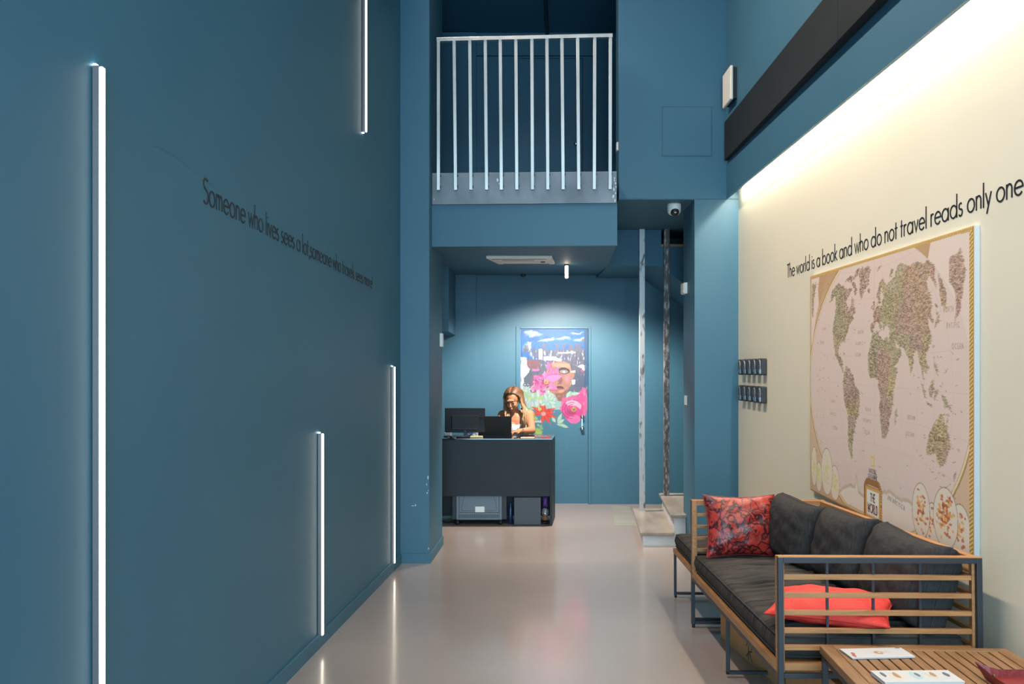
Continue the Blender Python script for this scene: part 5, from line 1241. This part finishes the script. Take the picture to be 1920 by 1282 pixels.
# ------------------------------------------------------------------ the woman at the desk
YW = 9.47
def body_part():
    mb = MB()
    C = lambda p,q,r1,r2,n=14: mb.capsule(p,q,r1,r2,n)
    px0 = .045                       # spine x
    # torso, leaning forward slightly
    mb.ell((px0,YW+.10,.64),(.165,.13,.13)); mb.ell((px0,YW+.07,.78),(.135,.10,.16)); mb.ell((px0,YW+.03,.95),(.145,.10,.14))
    mb.ell((px0-.055,YW-.055,.90),(.062,.055,.062)); mb.ell((px0+.065,YW-.055,.90),(.062,.055,.062))
    C((px0-.11,YW+.03,1.035),(px0+.115,YW+.03,1.035),.055,.055)
    C((px0-.02,YW+.03,1.03),(px0-.03,YW-.02,1.13),.050,.043)        # neck
    # head: skull, face, jaw, nose, ears
    hc = Vector((px0-.040,YW-.060,1.188)); 
    R = Euler((math.radians(22),0,math.radians(-14))).to_matrix()     # looks down and to the viewer's left
    h = lambda x,y,z: hc+R@Vector((x,y,z))
    rot = Euler((math.radians(22),0,math.radians(-14)))
    mb.ell(h(0,.018,.028),(.073,.090,.082),20,14,rot); mb.ell(h(0,-.030,-.028),(.058,.058,.070),18,12,rot)
    mb.ell(h(0,-.052,-.078),(.030,.030,.026),14,10,rot); mb.ell(h(0,-.03,-.06),(.047,.045,.042),14,10,rot)
    mb.tube([h(0,-.086,.012),h(0,-.098,-.008),h(0,-.108,-.028)],[.007,.009,.013],10); mb.ell(h(0,-.101,-.030),(.016,.013,.010),12,8,rot)
    mb.ell(h(.028,-.068,-.022),(.022,.018,.018),12,8,rot); mb.ell(h(-.028,-.068,-.022),(.022,.018,.018),12,8,rot)
    mb.ell(h(0,-.078,.030),(.045,.014,.014),12,8,rot)
    mb.ell(h(0,-.090,-.052),(.021,.010,.006),12,8,rot); mb.ell(h(0,-.088,-.061),(.018,.010,.006),12,8,rot)
    for s in (-1,1): mb.ell(h(s*.074,.010,-.008),(.010,.018,.028),12,8,rot)
    # arms
    def hand(wr, dirn, side, up=Vector((0,0,1))):
        d = Vector(dirn).normalized(); sd = d.cross(up).normalized()*side
        pc = wr+d*.045
        mb.ell(pc, (.040,.042,.014), 14, 8, Matrix((sd, d, sd.cross(d))).transposed().to_euler())
        C(wr-d*.01, wr+d*.02, .023, .024)
        for k,(off,L_) in enumerate([(-.028,.060),(-.010,.070),(.009,.066),(.027,.052)]):
            b0_ = wr+d*.078+sd*off; m1_ = b0_+d*L_*.48+up*.010+sd*off*.15; t1_ = m1_+d*L_*.34-up*.014; t2_ = t1_+d*L_*.12-up*.016
            mb.tube([b0_-d*.02,b0_,m1_,t1_,t2_],[.010,.0095,.0088,.008,.006],10); mb.ell(t2_,(.006,.006,.006),8,6)
        b0_ = wr+d*.025-sd*.030; mb.tube([b0_,b0_+d*.028-sd*.020,b0_+d*.052-sd*.026-up*.008],[.013,.011,.008],10); mb.ell(b0_+d*.052-sd*.026-up*.008,(.008,)*3,8,6)
    sh = Vector((px0+.142,YW+.03,1.035)); el = Vector((px0+.160,YW-.20,.885)); wr = Vector((px0+.035,9.165,.887))
    mb.ell(sh,(.055,.052,.055)); C(sh,el,.047,.038); C(el,el.lerp(wr,.4),.039,.036); C(el.lerp(wr,.4),wr,.036,.024)
    hand(wr, Vector((-.72,-.62,-.12)), 1)
    sh = Vector((px0-.142,YW+.03,1.030)); el = Vector((px0-.205,YW-.16,.880)); wr = Vector((px0-.15,9.20,.885))
    mb.ell(sh,(.055,.052,.055)); C(sh,el,.047,.038); C(el,wr,.038,.024)
    hand(wr, Vector((.35,-.92,-.12)), -1)
    # legs, seated
    for s in (-1,1):
        hp_ = Vector((px0+s*.085,YW+.08,.60)); kn_ = Vector((px0+s*.10,YW-.13,.58)); an = Vector((px0+s*.10,YW+.16,.14)); 
        C(hp_,kn_,.080,.060); C(kn_,kn_.lerp(an,.35),.055,.055); C(kn_.lerp(an,.35),an,.055,.035); C(an,an+Vector((0,-.15,-.075)),.035,.025)
    return mb, h, rot, px0
mb, hh_, rot_, px0 = body_part()
wo = Thing('person', 'woman with long blonde hair in a white top typing at a laptop behind the desk', 'person', (px0,YW,0))
bd = wo.part('body', mb, M_skin)
rm = bd.modifiers.new('remesh','REMESH'); rm.mode = 'VOXEL'; rm.voxel_size = .0042; rm.use_smooth_shade = True
sm_ = bd.modifiers.new('smooth','SMOOTH'); sm_.factor = .6; sm_.iterations = 4
M_lip = mat('lip', (.36,.09,.07), .4); M_hairm = mat('blonde_hair', (.16,.080,.035), .45, noise=((.36,.235,.125), 3, (30,30,1.2), .35, .65))
nt = M_hairm.node_tree; b_ = nt.nodes['Principled BSDF']; lk = b_.inputs['Base Color'].links[0]; src = lk.from_socket
tc = nt.nodes.new('ShaderNodeTexCoord'); sp_ = nt.nodes.new('ShaderNodeSeparateXYZ'); mr_ = nt.nodes.new('ShaderNodeMapRange'); mx_ = nt.nodes.new('ShaderNodeMixRGB')
mr_.inputs['From Min'].default_value = 1.20; mr_.inputs['From Max'].default_value = 1.27; mx_.inputs[2].default_value = (.095,.045,.020,1)
nt.links.new(tc.outputs['Object'], sp_.inputs[0]); nt.links.new(sp_.outputs['Z'], mr_.inputs['Value']); nt.links.new(mr_.outputs[0], mx_.inputs[0])
nt.links.new(src, mx_.inputs[1]); nt.links.new(mx_.outputs[0], b_.inputs['Base Color'])
M_top = mat('white_tank_top', (.66,.67,.70), .7, noise=((.5,.52,.58), 9, (1,1,1), .35, .7))
for s in (-1,1):
    e_ = wo.part('eye', MB().ell(hh_(s*.030,-.078,.004),(.012,.008,.004),12,8,rot_), mat('eye_shadow_dark',(.03,.018,.015),.4))
    wo.part('eyebrow', MB().tube([hh_(s*.014,-.090,.026),hh_(s*.030,-.089,.032),hh_(s*.047,-.078,.028)],[.003,.0032,.002],6), mat('brow_brown',(.05,.025,.015),.7))
wo.part('mouth', MB().ell(hh_(0,-.096,-.056),(.018,.0045,.0055),12,8,rot_), M_lip)
# hair: cap and long locks
hc = MB()
hc.ell(hh_(0,.038,.042),(.084,.096,.080),20,14,rot_)
def lock(pts, r0, r1): 
    n_ = len(pts); hc.tube(pts, [r0*(1-.25*abs(2*i/(n_-1)-.8))+(r1-r0)*(i/(n_-1))**2 for i in range(n_)], 7)
rh = random.Random(11)
for s in (-1,1):
    for k in range(74):
        t_ = (k+.5)/74
        jit = lambda a: rh.uniform(-a,a)
        y0_ = -.048+.178*t_                                  # along the parting, forehead to crown
        kk = math.sqrt(max(.12, 1-((y0_-.038)/.106)**2))
        pts = []
        for ph_ in (4,24,46,68,90):
            sn, cs = math.sin(math.radians(ph_)), math.cos(math.radians(ph_))
            ke = kk+(.96-kk)*sn**1.5
            yy = y0_+(.012-y0_)*.55*sn if y0_ < .012 else y0_
            pts.append(hh_(s*.092*ke*sn+jit(.002), yy+jit(.003), .040+.088*(kk+(1-kk)*.35)*cs+jit(.002)))
        front = t_ < .60
        base = pts[-1]
        pts.append(hh_(s*(.092+jit(.004)), (.012+.25*y0_)+jit(.01) if front else y0_*.9, -.040+jit(.01)))
        fx = px0+(.080 if s > 0 else -.088)+jit(.022)*(1 if front else 1.6)-(0 if front else s*.02)
        yb1 = YW-.085-.03*rh.random() if front else YW+.11
        p4 = Vector((fx+s*.010, yb1+jit(.015), 1.050+jit(.015))); L_ = rh.uniform(.87,.96) if front else rh.uniform(.90,1.0)
        p5 = Vector((fx+jit(.016), yb1-.025 if front else yb1+.015, (1.05+L_)/2)); p6 = Vector((fx+jit(.025)-s*.010, yb1-.035 if front else yb1+.015, L_))
        pts += [pts[-1].lerp(p4,.5)+Vector((s*.010,0,0)), p4, p5, p6]
        n_ = len(pts); r0 = rh.uniform(.0058,.0085)
        hc.tube(pts, [r0*(.75+.25*math.sin(math.pi*i/(n_-1))) if i < n_-2 else r0*(.6 if i == n_-2 else .25) for i in range(n_)], 6)
hr = wo.part('hair', hc, M_hairm)
# top: white tank with straps
tb = MB()
tb.ell((px0,YW+.07,.77),(.146,.112,.17)); tb.ell((px0,YW+.03,.90),(.153,.108,.085)); tb.ell((px0-.057,YW-.056,.895),(.070,.062,.062)); tb.ell((px0+.067,YW-.056,.895),(.070,.062,.062)); tb.ell((px0,YW+.10,.64),(.178,.143,.14))
top_ = wo.part('tank_top', tb, M_top); rm = top_.modifiers.new('remesh','REMESH'); rm.mode='VOXEL'; rm.voxel_size=.006; rm.use_smooth_shade=True
for s in (-1,1):
    wo.part('shoulder_strap', MB().tube([(px0+s*.095,YW-.085,.93),(px0+s*.103,YW-.055,1.02),(px0+s*.105,YW+.02,1.095),(px0+s*.10,YW+.085,1.05),(px0+s*.09,YW+.13,.93)],.010,8), M_top)
brc = el_ = None
wo.part('bracelet', MB().tube([Vector((px0+.052,9.180,.887))+Vector((.62*.0,0,0))+Vector((.68,-.72,0)).normalized()*.0+(Vector((.65,-.72,0)).normalized()*math.cos(a)*.030+Vector((0,0,1))*math.sin(a)*.028) for a in np.linspace(0,6.28,17)[:-1]],.004,6,closed=True), M_chrome)
wo.part('trousers', MB().ell((px0,YW+.10,.60),(.185,.15,.11)).capsule((px0-.09,YW+.08,.60),(px0-.105,YW-.10,.585),.092,.074).capsule((px0+.09,YW+.08,.60),(px0+.105,YW-.10,.585),.092,.074), mat('dark_cotton',(.05,.05,.06),.8))
# plain stool she sits on
stl = Thing('stool', 'dark stool behind the desk under the seated woman', 'stool', (px0,YW+.12,0))
stl.part('seat', MB().lathe([(.17,.44),(.18,.46),(.18,.49),(.165,.505)], px0, YW+.12, 24), M_black)
for a in (45,135,225,315):
    c_a, s_a = math.cos(math.radians(a)), math.sin(math.radians(a))
    stl.part('leg', MB().tube([(px0+c_a*.11,YW+.12+s_a*.11,.445),(px0+c_a*.17,YW+.12+s_a*.17,.0)],.012,8), M_frame)

# ------------------------------------------------------------------ marks on walls: scratches and chipped paint
ws = Thing('wall_scratch', 'thin pale scratch curving over the teal left wall above the lettering', 'scratch', tuple(on_left(283,272)))
M_scr = mat('pale_scratch',(.11,.23,.30),.6)
def scratch(pxs, wd=.0016):
    scm = MB(); pts = [on_left(*p) for p in pxs]
    for a_, b_ in zip(pts[:-1], pts[1:]): scm.add([a_+Vector((0,0,wd/2)),a_-Vector((0,0,wd/2)),b_-Vector((0,0,wd/2)),b_+Vector((0,0,wd/2))],[(0,1,2,3),(3,2,1,0)])
    ws.part('scratch_line', scm, M_scr)
scratch([(283,272),(292,273),(303,275),(315,283),(328,293),(345,307),(362,321),(378,333),(392,342),(404,352)])
scratch([(290,277),(300,278),(312,284),(322,290)])
scratch([(455,405),(480,422),(500,440),(530,455),(552,470)],.001)
ch = MB()
for px, py, w_, h_ in [(802.5,895,2,6),(800,908,1,4),(801,924,2,3),(774,948,4,1.2),(779,947,2,3),(803.5,1028,1.5,3),(803,920,1,2)]:
    y = PY-.0006; a_ = P(px-w_/2,py+h_/2,y); b_ = P(px+w_/2,py-h_/2,y); ch.box(a_.x,b_.x,y-.0004,y+.0005,a_.z,b_.z)
tag(mesh_obj('paint_chip', ch, mat('white_plaster_chip',(.62,.68,.70),.7)), 'white chips where paint has flaked off the blue pillar edge', 'paint chip')
